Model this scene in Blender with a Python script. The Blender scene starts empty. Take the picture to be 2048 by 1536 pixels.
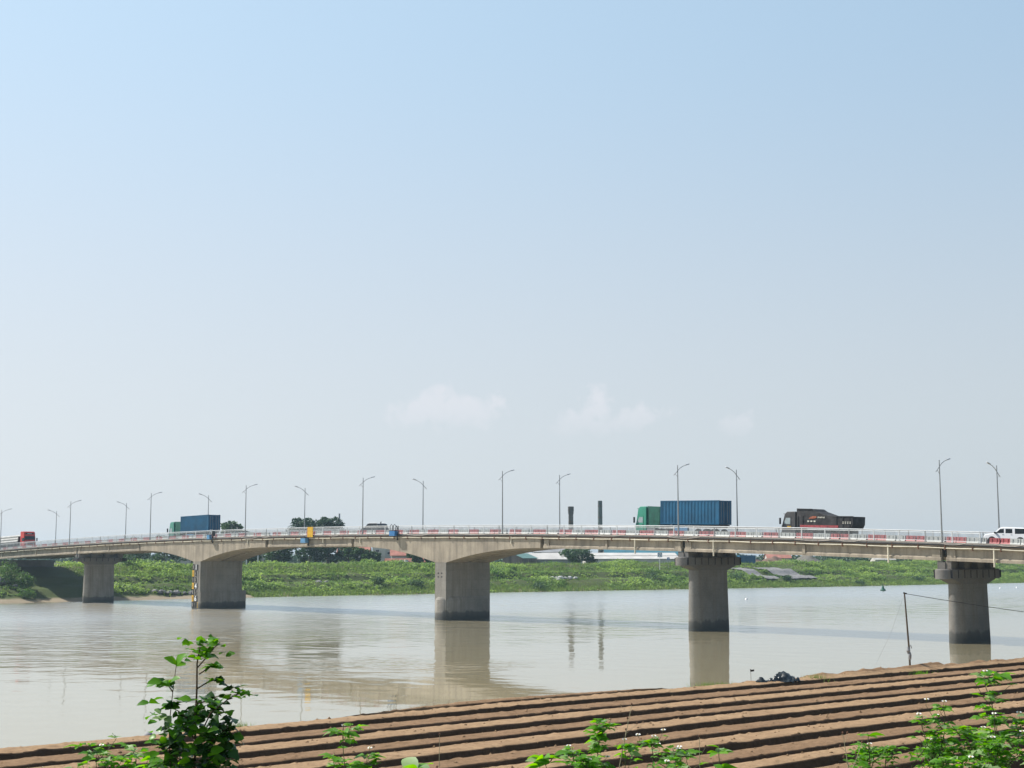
import bpy, math, random
import numpy as np
from mathutils import Vector, Matrix
random.seed(7); RNG = np.random.default_rng(11)
SC = bpy.context.scene
COL = SC.collection
R = math.radians

# ---------------------------------------------------------------- frame of the bridge
# bx runs along the deck (to the right and nearer), t runs across it (to the far side)
P0 = (-30.965, 217.589)
ROT = R(-45.6177)
E1 = (math.cos(ROT), math.sin(ROT)); E2 = (-E1[1], E1[0])
def W(bx, t, z): return (P0[0]+E1[0]*bx+E2[0]*t, P0[1]+E1[1]*bx+E2[1]*t, z)
def WN(a):
    a = np.asarray(a, float); o = a.copy()
    o[:, 0] = P0[0]+E1[0]*a[:, 0]+E2[0]*a[:, 1]; o[:, 1] = P0[1]+E1[1]*a[:, 0]+E2[1]*a[:, 1]
    return o
def zd(bx): return 11.9-.42*(bx/49.5)**2          # top of the footway
def road(bx): return zd(bx)-.18

# ---------------------------------------------------------------- object helpers
def tag(o, label=None, cat=None, group=None, kind=None):
    for k, v in (('label', label), ('category', cat), ('group', group), ('kind', kind)):
        if v: o[k] = v
    return o
def empty(name, loc=(0, 0, 0), rz=0, label=None, cat=None, group=None):
    o = bpy.data.objects.new(name, None); o.empty_display_size = .2
    COL.objects.link(o); o.location = loc; o.rotation_euler = (0, 0, rz)
    return tag(o, label, cat, group)
class MB:
    def __init__(s): s.v = []; s.f = []; s.m = []
    def add(s, vs, fs, mi=0):
        b = len(s.v); s.v += [tuple(p) for p in vs]; s.f += [tuple(i+b for i in f) for f in fs]; s.m += [mi]*len(fs)
        return s
    def box(s, c, d, mi=0, taper=1.0):
        x, y, z = c; a, b, h = d[0]/2, d[1]/2, d[2]/2; t = taper
        s.add([(x-a, y-b, z-h), (x+a, y-b, z-h), (x+a, y+b, z-h), (x-a, y+b, z-h),
               (x-a*t, y-b*t, z+h), (x+a*t, y-b*t, z+h), (x+a*t, y+b*t, z+h), (x-a*t, y+b*t, z+h)],
              [(3, 2, 1, 0), (4, 5, 6, 7), (0, 1, 5, 4), (1, 2, 6, 5), (2, 3, 7, 6), (3, 0, 4, 7)], mi)
        return s
    def prism(s, poly, y0, y1, mi=0, ins=0):
        """side outline (x,z), counter-clockwise seen from -y, stretched from y0 to y1"""
        n = len(poly)
        s.add([(p[0], y0, p[1]) for p in poly]+[(p[0], y1, p[1]) for p in poly],
              [tuple(range(n)), tuple(range(2*n-1, n-1, -1))]+[(i, i+n, (i+1) % n+n, (i+1) % n) for i in range(n)], mi)
        return s
    def tube(s, pts, r, n=8, mi=0, cap=True):
        pts = [Vector(p) for p in pts]; rr = r if isinstance(r, (list, tuple)) else [r]*len(pts)
        vs = []; fs = []; up = None
        for i, p in enumerate(pts):
            d = (pts[min(i+1, len(pts)-1)]-pts[max(i-1, 0)])
            if d.length < 1e-9: d = Vector((0, 0, 1))
            d.normalize()
            if up is None:
                up = Vector((0, 0, 1)) if abs(d.z) < .9 else Vector((1, 0, 0))
            a = d.cross(up)
            if a.length < 1e-6: a = d.cross(Vector((0, 1, 0)))
            a.normalize(); b = a.cross(d); b.normalize(); up = b
            for k in range(n):
                q = 2*math.pi*k/n; vs.append(p+(a*math.cos(q)+b*math.sin(q))*rr[i])
        for i in range(len(pts)-1):
            for k in range(n):
                k2 = (k+1) % n; fs.append((i*n+k, i*n+k2, (i+1)*n+k2, (i+1)*n+k))
        if cap:
            fs.append(tuple(range(n-1, -1, -1))); e = (len(pts)-1)*n; fs.append(tuple(range(e, e+n)))
        return s.add(vs, fs, mi)
    def lathe(s, prof, c=(0, 0, 0), n=16, mi=0, axis='z'):
        vs = []; fs = []
        for r, h in prof:
            for k in range(n):
                q = 2*math.pi*k/n; a, b = r*math.cos(q), r*math.sin(q)
                vs.append((c[0]+a, c[1]+b, c[2]+h) if axis == 'z' else (c[0]+a, c[1]-h, c[2]+b))
        for i in range(len(prof)-1):
            for k in range(n):
                k2 = (k+1) % n; fs.append((i*n+k, i*n+k2, (i+1)*n+k2, (i+1)*n+k))
        fs.append(tuple(range(n-1, -1, -1))); e = (len(prof)-1)*n; fs.append(tuple(range(e, e+n)))
        return s.add(vs, fs, mi)
    def stadium(s, levels, cy, n=10, mi=0):
        """upright body with rounded ends: levels of (z, half thickness in x, half length in y)"""
        vs = []; m = 2*(n+1)
        for z, hx, hy in levels:
            st = max(hy-hx, 0)
            for k in range(n+1):
                q = math.pi*k/n; vs.append((hx*math.cos(q), cy+st+hx*math.sin(q), z))
            for k in range(n+1):
                q = math.pi+math.pi*k/n; vs.append((hx*math.cos(q), cy-st+hx*math.sin(q), z))
        fs = []
        for i in range(len(levels)-1):
            for k in range(m):
                k2 = (k+1) % m; fs.append((i*m+k, i*m+k2, (i+1)*m+k2, (i+1)*m+k))
        fs.append(tuple(range(m-1, -1, -1))); e = (len(levels)-1)*m; fs.append(tuple(range(e, e+m)))
        return s.add(vs, fs, mi)
    def build(s, name, mat, parent=None, loc=(0, 0, 0), rz=0, smooth=None, bevel=0):
        me = bpy.data.meshes.new(name); me.from_pydata(s.v, [], s.f)
        mats = mat if isinstance(mat, (list, tuple)) else [mat]
        for m in mats: me.materials.append(m)
        if len(mats) > 1: me.polygons.foreach_set('material_index', s.m)
        me.validate(); me.update()
        o = bpy.data.objects.new(name, me); COL.objects.link(o)
        if parent: o.parent = parent
        o.location = loc; o.rotation_euler = (0, 0, rz)
        if smooth is not None:
            me.shade_smooth(); me.set_sharp_from_angle(angle=R(smooth))
        if bevel:
            b = o.modifiers.new('bevel', 'BEVEL'); b.width = bevel; b.segments = 2; b.limit_method = 'ANGLE'; b.angle_limit = R(30)
        return o
def np_mesh(name, V, F, mat, parent=None, smooth=False):
    V = np.asarray(V, np.float32); F = np.asarray(F, np.int32)
    me = bpy.data.meshes.new(name); k = F.shape[1]
    me.vertices.add(len(V)); me.vertices.foreach_set('co', V.ravel())
    me.loops.add(F.size); me.loops.foreach_set('vertex_index', F.ravel())
    me.polygons.add(len(F)); me.polygons.foreach_set('loop_start', np.arange(0, F.size, k, dtype=np.int32))
    if smooth: me.polygons.foreach_set('use_smooth', np.ones(len(F), bool))
    me.materials.append(mat); me.update(calc_edges=True); me.validate()
    o = bpy.data.objects.new(name, me); COL.objects.link(o)
    if parent: o.parent = parent
    return o
def copy_tree(o, parent=None):
    c = o.copy(); COL.objects.link(c); c.parent = parent
    for ch in list(o.children): copy_tree(ch, c)
    return c

# ---------------------------------------------------------------- materials
def nodes(name):
    m = bpy.data.materials.new(name); m.use_nodes = True
    nt = m.node_tree; nt.nodes.clear()
    out = nt.nodes.new('ShaderNodeOutputMaterial'); b = nt.nodes.new('ShaderNodeBsdfPrincipled')
    nt.links.new(b.outputs[0], out.inputs[0])
    return m, nt, b, out
def N(nt, typ, **kw):
    n = nt.nodes.new(typ)
    for k, v in kw.items():
        if k in n.inputs: n.inputs[k].default_value = v
        else: setattr(n, k, v)
    return n
def ramp(nt, stops, src=None):
    r = nt.nodes.new('ShaderNodeValToRGB'); e = r.color_ramp.elements
    while len(e) < len(stops): e.new(.5)
    for i, (p, c) in enumerate(stops):
        e[i].position = p; e[i].color = (*c, 1) if len(c) == 3 else c
    if src is not None: nt.links.new(src, r.inputs[0])
    return r
def mixc(nt, fac, a, b, mode='MIX'):
    m = nt.nodes.new('ShaderNodeMix'); m.data_type = 'RGBA'; m.blend_type = mode
    L = nt.links.new
    L(fac, m.inputs[0]) if hasattr(fac, 'links') else setattr(m.inputs[0], 'default_value', fac)
    for i, x in ((6, a), (7, b)):
        if hasattr(x, 'links'): L(x, m.inputs[i])
        else: m.inputs[i].default_value = (*x, 1)
    return m.outputs[2]
def noise(nt, scale, detail=4, rough=.55, stretch=None, coord='Position'):
    if coord == 'Position': src = nt.nodes.new('ShaderNodeNewGeometry').outputs['Position']
    else: src = nt.nodes.new('ShaderNodeTexCoord').outputs[coord]
    mp = nt.nodes.new('ShaderNodeMapping'); nt.links.new(src, mp.inputs[0])
    if stretch: mp.inputs['Scale'].default_value = stretch
    n = nt.nodes.new('ShaderNodeTexNoise'); n.inputs['Scale'].default_value = scale
    n.inputs['Detail'].default_value = detail; n.inputs['Roughness'].default_value = rough
    nt.links.new(mp.outputs[0], n.inputs['Vector'])
    return n.outputs['Fac']
def simple(name, col, rough=.6, metal=0, var=.25, scale=1.5, bump=0, bscale=8, spec=.4, coord='Object', stretch=None):
    m, nt, b, out = nodes(name)
    f = noise(nt, scale, 5, .6, stretch, coord)
    r = ramp(nt, [(.3, (0, 0, 0)), (.7, (1, 1, 1))], f)
    lo = tuple(c*(1-var) for c in col); hi = tuple(min(1, c*(1+var*.5)) for c in col)
    nt.links.new(mixc(nt, r.outputs[0], lo, hi), b.inputs['Base Color'])
    b.inputs['Roughness'].default_value = rough; b.inputs['Metallic'].default_value = metal
    b.inputs['Specular IOR Level'].default_value = spec
    if bump:
        bp = N(nt, 'ShaderNodeBump'); bp.inputs['Strength'].default_value = bump; bp.inputs['Distance'].default_value = .05
        nt.links.new(noise(nt, bscale, 4, .6, None, coord), bp.inputs['Height']); nt.links.new(bp.outputs[0], b.inputs['Normal'])
    return m
def concrete(name, col, tide=True, streak=.5):
    m, nt, b, out = nodes(name); L = nt.links.new
    n1 = noise(nt, .35, 6, .65); n2 = noise(nt, 1.3, 5, .65, (1, 1, .07)); n3 = noise(nt, 6, 3, .6)
    base = mixc(nt, ramp(nt, [(.3, (0, 0, 0)), (.72, (1, 1, 1))], n1).outputs[0], tuple(c*.6 for c in col), tuple(c*1.15 for c in col))
    st = ramp(nt, [(.45, (0, 0, 0)), (.70, (1, 1, 1))], n2).outputs[0]
    sm = N(nt, 'ShaderNodeMath', operation='MULTIPLY'); L(st, sm.inputs[0]); sm.inputs[1].default_value = streak
    base = mixc(nt, sm.outputs[0], base, (.13, .105, .08))
    g0 = nt.nodes.new('ShaderNodeNewGeometry'); s0 = nt.nodes.new('ShaderNodeSeparateXYZ'); L(g0.outputs['Position'], s0.inputs[0])
    md = N(nt, 'ShaderNodeMath', operation='MODULO'); L(s0.outputs[2], md.inputs[0]); md.inputs[1].default_value = 1.35
    lt = N(nt, 'ShaderNodeMath', operation='LESS_THAN'); L(md.outputs[0], lt.inputs[0]); lt.inputs[1].default_value = .05
    l2 = N(nt, 'ShaderNodeMath', operation='MULTIPLY'); L(lt.outputs[0], l2.inputs[0]); l2.inputs[1].default_value = .35 if tide else 0.0
    base = mixc(nt, l2.outputs[0], base, (.08, .075, .07))
    base = mixc(nt, .18, base, mixc(nt, n3, (.1, .09, .08), (.6, .56, .5)))
    if tide:
        g = nt.nodes.new('ShaderNodeNewGeometry'); sx = nt.nodes.new('ShaderNodeSeparateXYZ'); L(g.outputs['Position'], sx.inputs[0])
        ad = N(nt, 'ShaderNodeMath', operation='MULTIPLY_ADD'); L(noise(nt, .9, 5, .6, (1, 1, .3)), ad.inputs[0]); ad.inputs[1].default_value = 1.5; L(sx.outputs[2], ad.inputs[2])
        tr = ramp(nt, [(.36, (1, 1, 1)), (.5, (.75, .75, .75)), (.56, (0, 0, 0))])
        mr = N(nt, 'ShaderNodeMapRange'); mr.inputs[1].default_value = -.5; mr.inputs[2].default_value = 4; L(ad.outputs[0], mr.inputs[0]); L(mr.outputs[0], tr.inputs[0])
        base = mixc(nt, tr.outputs[0], base, (.062, .064, .060))
    L(base, b.inputs['Base Color']); b.inputs['Roughness'].default_value = .85; b.inputs['Specular IOR Level'].default_value = .25
    bp = N(nt, 'ShaderNodeBump'); bp.inputs['Strength'].default_value = .25; bp.inputs['Distance'].default_value = .03
    L(n3, bp.inputs['Height']); L(bp.outputs[0], b.inputs['Normal'])
    return m
def foliage(name, lo, hi, trans=.35, scale=.25, rough=.6, coord='Position', patch=.45):
    m, nt, b, out = nodes(name); L = nt.links.new
    g = nt.nodes.new('ShaderNodeNewGeometry')
    f = ramp(nt, [(.32, (0, 0, 0)), (.7, (1, 1, 1))], noise(nt, scale, 4, .6, None, coord)).outputs[0]
    mx = N(nt, 'ShaderNodeMath', operation='MULTIPLY_ADD'); L(g.outputs['Random Per Island'], mx.inputs[0]); mx.inputs[1].default_value = 1-patch
    m2 = N(nt, 'ShaderNodeMath', operation='MULTIPLY'); L(f, m2.inputs[0]); m2.inputs[1].default_value = patch; L(m2.outputs[0], mx.inputs[2])
    c = mixc(nt, mx.outputs[0], lo, hi)
    L(c, b.inputs['Base Color']); b.inputs['Roughness'].default_value = rough; b.inputs['Specular IOR Level'].default_value = .3
    tr = nt.nodes.new('ShaderNodeBsdfTranslucent'); hs = N(nt, 'ShaderNodeHueSaturation'); hs.inputs['Saturation'].default_value = 1.15; hs.inputs['Value'].default_value = 1.5
    hs.inputs['Hue'].default_value = .49
    L(c, hs.inputs['Color']); L(hs.outputs[0], tr.inputs[0])
    ms = nt.nodes.new('ShaderNodeMixShader'); ms.inputs[0].default_value = trans; L(b.outputs[0], ms.inputs[1]); L(tr.outputs[0], ms.inputs[2])
    L(ms.outputs[0], out.inputs[0])
    return m
M = {}
M['conc'] = concrete('weathered_concrete', (.385, .325, .24), tide=False, streak=.8)
M['pier'] = concrete('pier_concrete', (.255, .24, .208), streak=.85)
M['pier2'] = concrete('dark_pier_concrete', (.165, .163, .153), streak=.85)
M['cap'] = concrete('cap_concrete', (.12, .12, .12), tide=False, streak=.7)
M['slab'] = concrete('slab_concrete', (.36, .33, .29), tide=False, streak=.35)
M['asphalt'] = simple('asphalt', (.055, .055, .055), .9, bump=.2)
M['dark'] = simple('dark_gap', (.02, .02, .022), .9)
M['rail'] = simple('white_rail_paint', (.54, .56, .57), .45, var=.12)
M['baluster'] = simple('grey_white_rail_paint', (.42, .445, .455), .5, var=.2)
M['pipe_pale'] = simple('grey_pipe', (.42, .42, .40), .6, var=.3)
M['steel'] = simple('galvanised_steel', (.34, .35, .35), .45, .6, var=.2)
M['lamp'] = simple('lamp_head_grey', (.5, .51, .52), .35, .3, var=.1)
M['pipe'] = simple('cream_pipe', (.72, .66, .52), .5, var=.35, scale=.4)
M['black'] = simple('black_rubber', (.02, .02, .02), .7)
M['rust'] = simple('rusty_iron', (.16, .075, .045), .85, var=.5)
M['red_plastic'] = simple('red_barrier_plastic', (.38, .085, .09), .5, var=.3, scale=.8, coord='Position')
M['white_plastic'] = simple('white_barrier_plastic', (.44, .46, .44), .5, var=.2, scale=.8, coord='Position')
M['green_paint'] = simple('green_cab_paint', (.05, .30, .20), .35, var=.15)
M['teal_paint'] = simple('pale_green_cab_paint', (.10, .32, .24), .35, var=.15)
M['green_dark'] = simple('cab_fairing_green', (.015, .11, .075), .5, var=.4)
M['blue_box'] = simple('blue_container_paint', (.004, .10, .20), .5, var=.3, scale=.6)
M['blue_pale'] = simple('pale_blue_paint', (.10, .26, .45), .5, var=.3, scale=3)
M['glass'] = simple('vehicle_glass', (.012, .018, .022), .15, var=.1, spec=.3)
M['glass_pale'] = simple('sky_glass', (.35, .42, .42), .05, var=.2, spec=1)
M['dump'] = simple('dark_grey_truck_paint', (.075, .07, .068), .45, var=.3)
M['dump_bed'] = simple('black_tarpaulin', (.045, .042, .042), .75, var=.75, scale=1.4)
M['red_stripe'] = simple('red_reflective', (.42, .075, .08), .6, var=.55, scale=3)
M['orange'] = simple('orange_emblem', (.40, .12, .06), .6, var=.5, scale=5)
M['cream'] = simple('cream_letter', (.66, .63, .53), .7)
M['red_paint'] = simple('red_cab_paint', (.66, .06, .045), .35, var=.2)
M['white_paint'] = simple('white_car_paint', (.78, .79, .80), .25, var=.04)
M['suv'] = simple('dark_grey_car_paint', (.03, .033, .04), .3, var=.1)
M['yellow'] = simple('yellow_board', (.62, .36, .015), .55, var=.2)
M['blue'] = simple('blue_sign', (.03, .16, .38), .5)
M['white'] = simple('white_board', (.75, .76, .76), .5, var=.1)
M['chim'] = simple('brick_chimney', (.10, .095, .085), .9, var=.5, scale=.5, coord='Position')
M['chim2'] = simple('concrete_chimney', (.085, .11, .105), .9, var=.4, scale=.4, coord='Position')
M['redroof2'] = simple('dull_red_roof_tiles', (.36, .16, .115), .85, var=.4, scale=.7, coord='Position')
M['pipe_old'] = simple('stained_pipe', (.20, .155, .11), .8, var=.6, scale=.5)
M['redroof'] = simple('red_roof_tiles', (.46, .20, .15), .85, var=.35, scale=.7, coord='Position')
M['palewall'] = simple('pale_house_wall', (.55, .53, .49), .85, var=.3, scale=.4, coord='Position')
M['tinwhite'] = simple('pale_tin_roof', (.62, .60, .56), .6, var=.25, scale=.25, coord='Position')
M['tingreen'] = simple('green_tin_roof', (.16, .30, .26), .55, var=.25, scale=.3, coord='Position')
M['teal'] = simple('teal_tin_roof', (.05, .19, .25), .55, var=.3, scale=.25, coord='Position')
M['shedwall'] = simple('weathered_board_wall', (.20, .17, .145), .9, var=.45, scale=1.0, coord='Position', stretch=(1, 1, .05))
M['shadewall'] = simple('grey_shed_wall', (.30, .31, .32), .85, var=.35, scale=.3, coord='Position')
M['blackplastic'] = simple('black_plastic_sheet', (.02, .028, .03), .28, var=.4, spec=.7)
M['earth_pile'] = simple('earth_pile', (.19, .125, .09), .95, var=.45, scale=.5, bump=.6, bscale=1.5, coord='Position')
M['grey_pile'] = simple('grey_spoil', (.20, .185, .155), .95, var=.4, scale=.4, bump=.6, bscale=1.5, coord='Position')
M['bark'] = simple('bark', (.11, .085, .06), .9, var=.4, scale=4)
M['stem'] = simple('green_stem', (.08, .085, .03), .7, var=.4, scale=20)
M['redstem'] = simple('brown_stem', (.10, .055, .035), .7, var=.3, scale=20)
M['dry'] = simple('dry_stalk', (.36, .30, .20), .8, var=.3, scale=10)
M['petal'] = simple('white_petal', (.80, .80, .76), .6, var=.05)
M['disc'] = simple('yellow_disc', (.55, .35, .03), .7)
M['tree_dark'] = foliage('dark_tree_leaves', (.014, .042, .024), (.055, .115, .045), .2, .12)
M['tree_mid'] = foliage('mid_tree_leaves', (.022, .06, .025), (.085, .16, .05), .25, .15)
M['bush'] = foliage('bush_leaves', (.03, .085, .022), (.12, .22, .05), .3, .2)
M['bank'] = foliage('bank_leaves', (.028, .105, .032), (.41, .55, .16), .45, .10, patch=.68)
M['reed'] = foliage('grass_blades', (.10, .19, .04), (.25, .32, .10), .3, .3)
M['wood'] = foliage('far_wood_leaves', (.02, .055, .03), (.07, .12, .06), .2, .06)
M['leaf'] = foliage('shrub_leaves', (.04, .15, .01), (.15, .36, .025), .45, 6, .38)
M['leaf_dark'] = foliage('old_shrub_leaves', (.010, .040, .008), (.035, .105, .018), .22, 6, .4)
M['weed'] = foliage('weed_leaves', (.06, .20, .02), (.22, .46, .06), .52, 5, .45)
M['weed_pale'] = foliage('pale_weed_leaves', (.18, .30, .12), (.36, .48, .22), .4, 5, .5)
# tunables
SKY_AIR, SKY_DUST, SKY_OZONE, SKY_STR, EXPO = 1.0, 1.5, 1.0, .1, 0.3
SKY_TINT = (1, 1, 1)
HZ_LOW = tuple(c/.123 for c in (.69, .752, .808)); HZ_HIGH = tuple(c/.123 for c in (.515, .715, .905))
HZ_FAC = [(0, .9), (.26, .72), (.42, .2), (.6, .0)]      # share of high haze against elevation / 90 degrees
CLOUDS = [(-.054, .104, .026, .020), (-.028, .102, .026, .017), (-.068, .098, .022, .012), (.062, .105, .016, .016), (.088, .097, .026, .010), (.05, .092, .03, .012), (.158, .092, .014, .010)]
CLOUD_COL = (6.5, 6.65, 7.1); CLOUD_MAX = .62
SOIL = ((.36, .235, .135), (.46, .315, .185), (.25, .158, .09), (.34, .22, .128))
WATER_COL = (.32, .28, .175)
WAVE = (.125, .012)
HAZE_COL = (.62, .84, 1.0); HAZE_D = .00019

# ---------------------------------------------------------------- camera, sun, sky
cam = bpy.data.cameras.new('camera'); co = bpy.data.objects.new('camera', cam); COL.objects.link(co)
co.location = (0, 0, 8.5); co.rotation_euler = (R(90)+.121, 0, 0)
cam.sensor_width = 36; cam.lens = 2850/2048*36; cam.clip_start = .1; cam.clip_end = 12000
SC.camera = co
SUN_EL = R(46); SH = (E1[0]*-.90+E2[0]*-.44, E1[1]*-.90+E2[1]*-.44)
_n = math.hypot(*SH); SD = Vector((SH[0]/_n*math.cos(SUN_EL), SH[1]/_n*math.cos(SUN_EL), math.sin(SUN_EL)))
sl = bpy.data.lights.new('sun', 'SUN'); sl.energy = 5.0; sl.angle = R(.55); sl.color = (1, .955, .88)
so = bpy.data.objects.new('sun', sl); COL.objects.link(so); so.rotation_euler = SD.to_track_quat('Z', 'Y').to_euler(); so.location = (-60, 30, 90)
w = bpy.data.worlds.new('World'); SC.world = w; w.use_nodes = True
nt = w.node_tree; nt.nodes.clear(); L = nt.links.new
wo = nt.nodes.new('ShaderNodeOutputWorld'); bg = nt.nodes.new('ShaderNodeBackground'); L(bg.outputs[0], wo.inputs[0])
sk = nt.nodes.new('ShaderNodeTexSky'); sk.sky_type = 'NISHITA'; sk.sun_disc = False
sk.sun_elevation = SUN_EL; sk.sun_rotation = math.atan2(SD.x, SD.y); sk.air_density = SKY_AIR; sk.dust_density = SKY_DUST; sk.ozone_density = SKY_OZONE
bg.inputs['Strength'].default_value = SKY_STR
# thin high haze and a few faint cumulus heads low over the horizon, as directions in the sky
tc = nt.nodes.new('ShaderNodeTexCoord'); sp = nt.nodes.new('ShaderNodeSeparateXYZ'); L(tc.outputs['Generated'], sp.inputs[0])
def wmath(op, a, b=None, c=None):
    n = nt.nodes.new('ShaderNodeMath'); n.operation = op
    for i, x in enumerate((a, b, c)):
        if x is None: continue
        if hasattr(x, 'links'): L(x, n.inputs[i])
        else: n.inputs[i].default_value = x
    return n.outputs[0]
az = wmath('ARCTAN2', sp.outputs[0], sp.outputs[1]); el = wmath('ARCSINE', sp.outputs[2])
cb = nt.nodes.new('ShaderNodeCombineXYZ'); L(az, cb.inputs[0]); L(el, cb.inputs[1])
cn = nt.nodes.new('ShaderNodeTexNoise'); cn.inputs['Scale'].default_value = 62; cn.inputs['Detail'].default_value = 7; cn.inputs['Roughness'].default_value = .62; L(cb.outputs[0], cn.inputs['Vector'])
def blob(a0, e0, ra, re):
    x = wmath('DIVIDE', wmath('SUBTRACT', az, a0), ra); y = wmath('DIVIDE', wmath('SUBTRACT', el, e0), re)
    return wmath('SUBTRACT', 1, wmath('SQRT', wmath('ADD', wmath('MULTIPLY', x, x), wmath('MULTIPLY', y, y))))
cl = None
for a0, e0, ra, re in CLOUDS:
    b_ = blob(a0, e0, ra, re); cl = b_ if cl is None else wmath('MAXIMUM', cl, b_)
cm = nt.nodes.new('ShaderNodeMapRange'); L(wmath('ADD', cl, wmath('MULTIPLY', wmath('SUBTRACT', cn.outputs['Fac'], .5), 2.8)), cm.inputs[0])
cm.inputs[1].default_value = .12; cm.inputs[2].default_value = .62; cm.inputs[3].default_value = 0; cm.inputs[4].default_value = CLOUD_MAX
dv = nt.nodes.new('ShaderNodeVectorMath'); dv.operation = 'DOT_PRODUCT'; L(tc.outputs['Generated'], dv.inputs[0]); dv.inputs[1].default_value = SD
hz = ramp(nt, [(p_, (v_, v_, v_)) for p_, v_ in HZ_FAC], wmath('DIVIDE', el, math.pi/2))
hl = nt.nodes.new('ShaderNodeMapRange'); hl.interpolation_type = 'SMOOTHSTEP'; L(el, hl.inputs[0]); hl.inputs[1].default_value = .08; hl.inputs[2].default_value = .40
hcol = mixc(nt, hl.outputs[0], HZ_LOW, HZ_HIGH)
gv = nt.nodes.new('ShaderNodeCombineXYZ')
for i_, k_ in enumerate(((.40, .32), (.34, .24), (.32, .14))): L(wmath('MULTIPLY_ADD', wmath('SUBTRACT', dv.outputs['Value'], .30), wmath('MULTIPLY_ADD', hl.outputs[0], k_[1], k_[0]), 1.0), gv.inputs[i_])
gl = nt.nodes.new('ShaderNodeVectorMath'); gl.operation = 'MULTIPLY'; L(hcol, gl.inputs[0]); L(gv.outputs[0], gl.inputs[1])
tint = mixc(nt, 1.0, sk.outputs[0], SKY_TINT, 'MULTIPLY')
c1 = mixc(nt, hz.outputs[0], tint, gl.outputs[0])
cf = nt.nodes.new('ShaderNodeMapRange'); cf.interpolation_type = 'SMOOTHSTEP'; L(el, cf.inputs[0]); cf.inputs[1].default_value = .078; cf.inputs[2].default_value = .112; cf.inputs[3].default_value = .15; cf.inputs[4].default_value = 1
c2 = mixc(nt, wmath('MULTIPLY', cm.outputs[0], cf.outputs[0]), c1, CLOUD_COL)
L(c2, bg.inputs['Color'])
SC.view_settings.view_transform = 'Standard'; SC.view_settings.look = 'None'; SC.view_settings.gamma = 1; SC.view_settings.exposure = EXPO
SC.render.engine = 'CYCLES'; SC.cycles.max_bounces = 8; SC.cycles.volume_bounces = 0; SC.cycles.transparent_max_bounces = 8
SC.cycles.use_denoising = True; SC.cycles.sample_clamp_indirect = 8

# ---------------------------------------------------------------- terrain: one sheet, river bed included
def shore(t): return np.interp(t, [-400, 40, 60, 112, 178, 235, 312, 600, 3000], [-84, -82, -81.5, -76.5, -66.5, -57, -50, -34, 60])
def bankw(t): return np.interp(t, [-400, 0, 60, 130, 300, 3000], [21, 21, 24, 25, 27, 27])
PROF_U = np.array([-3000, -60, -14, -3, 0, 1.5, 3.5, 7.5, 11.5, 14, 17.5, 23, 26, 60, 3000])      # metres inland from the far waterline, scaled
PROF_Z = np.array([-2, -2, -2, -.7, 0, .35, .8, 2.5, 2.75, 4.4, 4.6, 6.3, 6.5, 6.2, 6.0])
def far_z(bx, t):
    u = (shore(t)-bx)*23/bankw(t); u = np.where(u < 0, u, u)
    return np.interp(u, PROF_U, PROF_Z)
NEAR_B = np.array([-5000, 134, 139, 142.6, 143.2, 166.3, 172.6, 176, 400, 5000]); NEAR_Z = np.array([-2, -2, -.6, 3.4, 3.72, 3.72, 6.95, 6.98, 7.0, 7.0])
def row_shift(t): return np.interp(t, [-400, -115, -97, -50, 20, 400], [-.9, -.63, 0, 4.0, 5.0, 5.0])
def field_edge(t): return np.interp(t, [-400, -115, -105, -97, -90, -83, -60, 400], [143.7, 143.7, 143.35, 142.75, 143.3, 144.05, 144.4, 144.4])
def near_z(bx, t):
    s = (field_edge(t)+row_shift(t)-143.2)*np.clip((158-bx)/8, 0, 1)
    return np.interp(bx-s, NEAR_B, NEAR_Z)
def ground_z(bx, t):
    zn = near_z(bx, t); zf = far_z(bx, t)
    return np.where(bx > 30, zn, zf)
def axis(parts): return np.unique(np.concatenate([np.linspace(a, b, n) for a, b, n in parts]))
BXA = axis([(-2900, -300, 14), (-300, -125, 15), (-125, -28, 98), (-28, 128, 6), (128, 152, 60), (152, 166, 8), (166, 174, 17), (174, 400, 8), (400, 2900, 10)])
TA = axis([(-2900, -200, 12), (-200, -130, 15), (-130, 340, 300), (340, 600, 40), (600, 2900, 12)])
bb, tt = np.meshgrid(BXA, TA, indexing='ij')
def vnoise(x, y, s, seed):
    r = np.random.default_rng(seed); g = r.random((256, 256)); x = np.asarray(x)/s; y = np.asarray(y)/s
    xi = np.floor(x).astype(int); yi = np.floor(y).astype(int); fx = x-xi; fy = y-yi
    fx = fx*fx*(3-2*fx); fy = fy*fy*(3-2*fy)
    a = g[xi % 256, yi % 256]; b = g[(xi+1) % 256, yi % 256]; c = g[xi % 256, (yi+1) % 256]; d = g[(xi+1) % 256, (yi+1) % 256]
    return (a*(1-fx)+b*fx)*(1-fy)+(c*(1-fx)+d*fx)*fy-.5
zz = ground_z(bb, tt)
rough = np.clip((zz+.3)/1.2, 0, 1)*(bb < 30)
zz = zz+rough*(vnoise(bb, tt, 7, 1)*1.0+vnoise(bb, tt, 2.6, 2)*.5)*np.clip((60-(shore(tt)-bb))/60, .2, 1)
zz = zz+(bb > 138)*(bb < field_edge(tt)+row_shift(tt)+.2)*(vnoise(bb, tt, 1.5, 3)*.2-.3)
def grid_faces(n, m):
    i = np.arange(n-1)[:, None]*m+np.arange(m-1)[None]
    i = i.ravel(); return np.stack([i, i+m, i+m+1, i+1], 1)
m, gnt, b, out = nodes('ground_earth'); GL = gnt.links.new
g = gnt.nodes.new('ShaderNodeNewGeometry'); sx = gnt.nodes.new('ShaderNodeSeparateXYZ'); GL(g.outputs['Position'], sx.inputs[0])
zr = N(gnt, 'ShaderNodeMapRange'); zr.inputs[1].default_value = -.5; zr.inputs[2].default_value = 7.5
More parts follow.
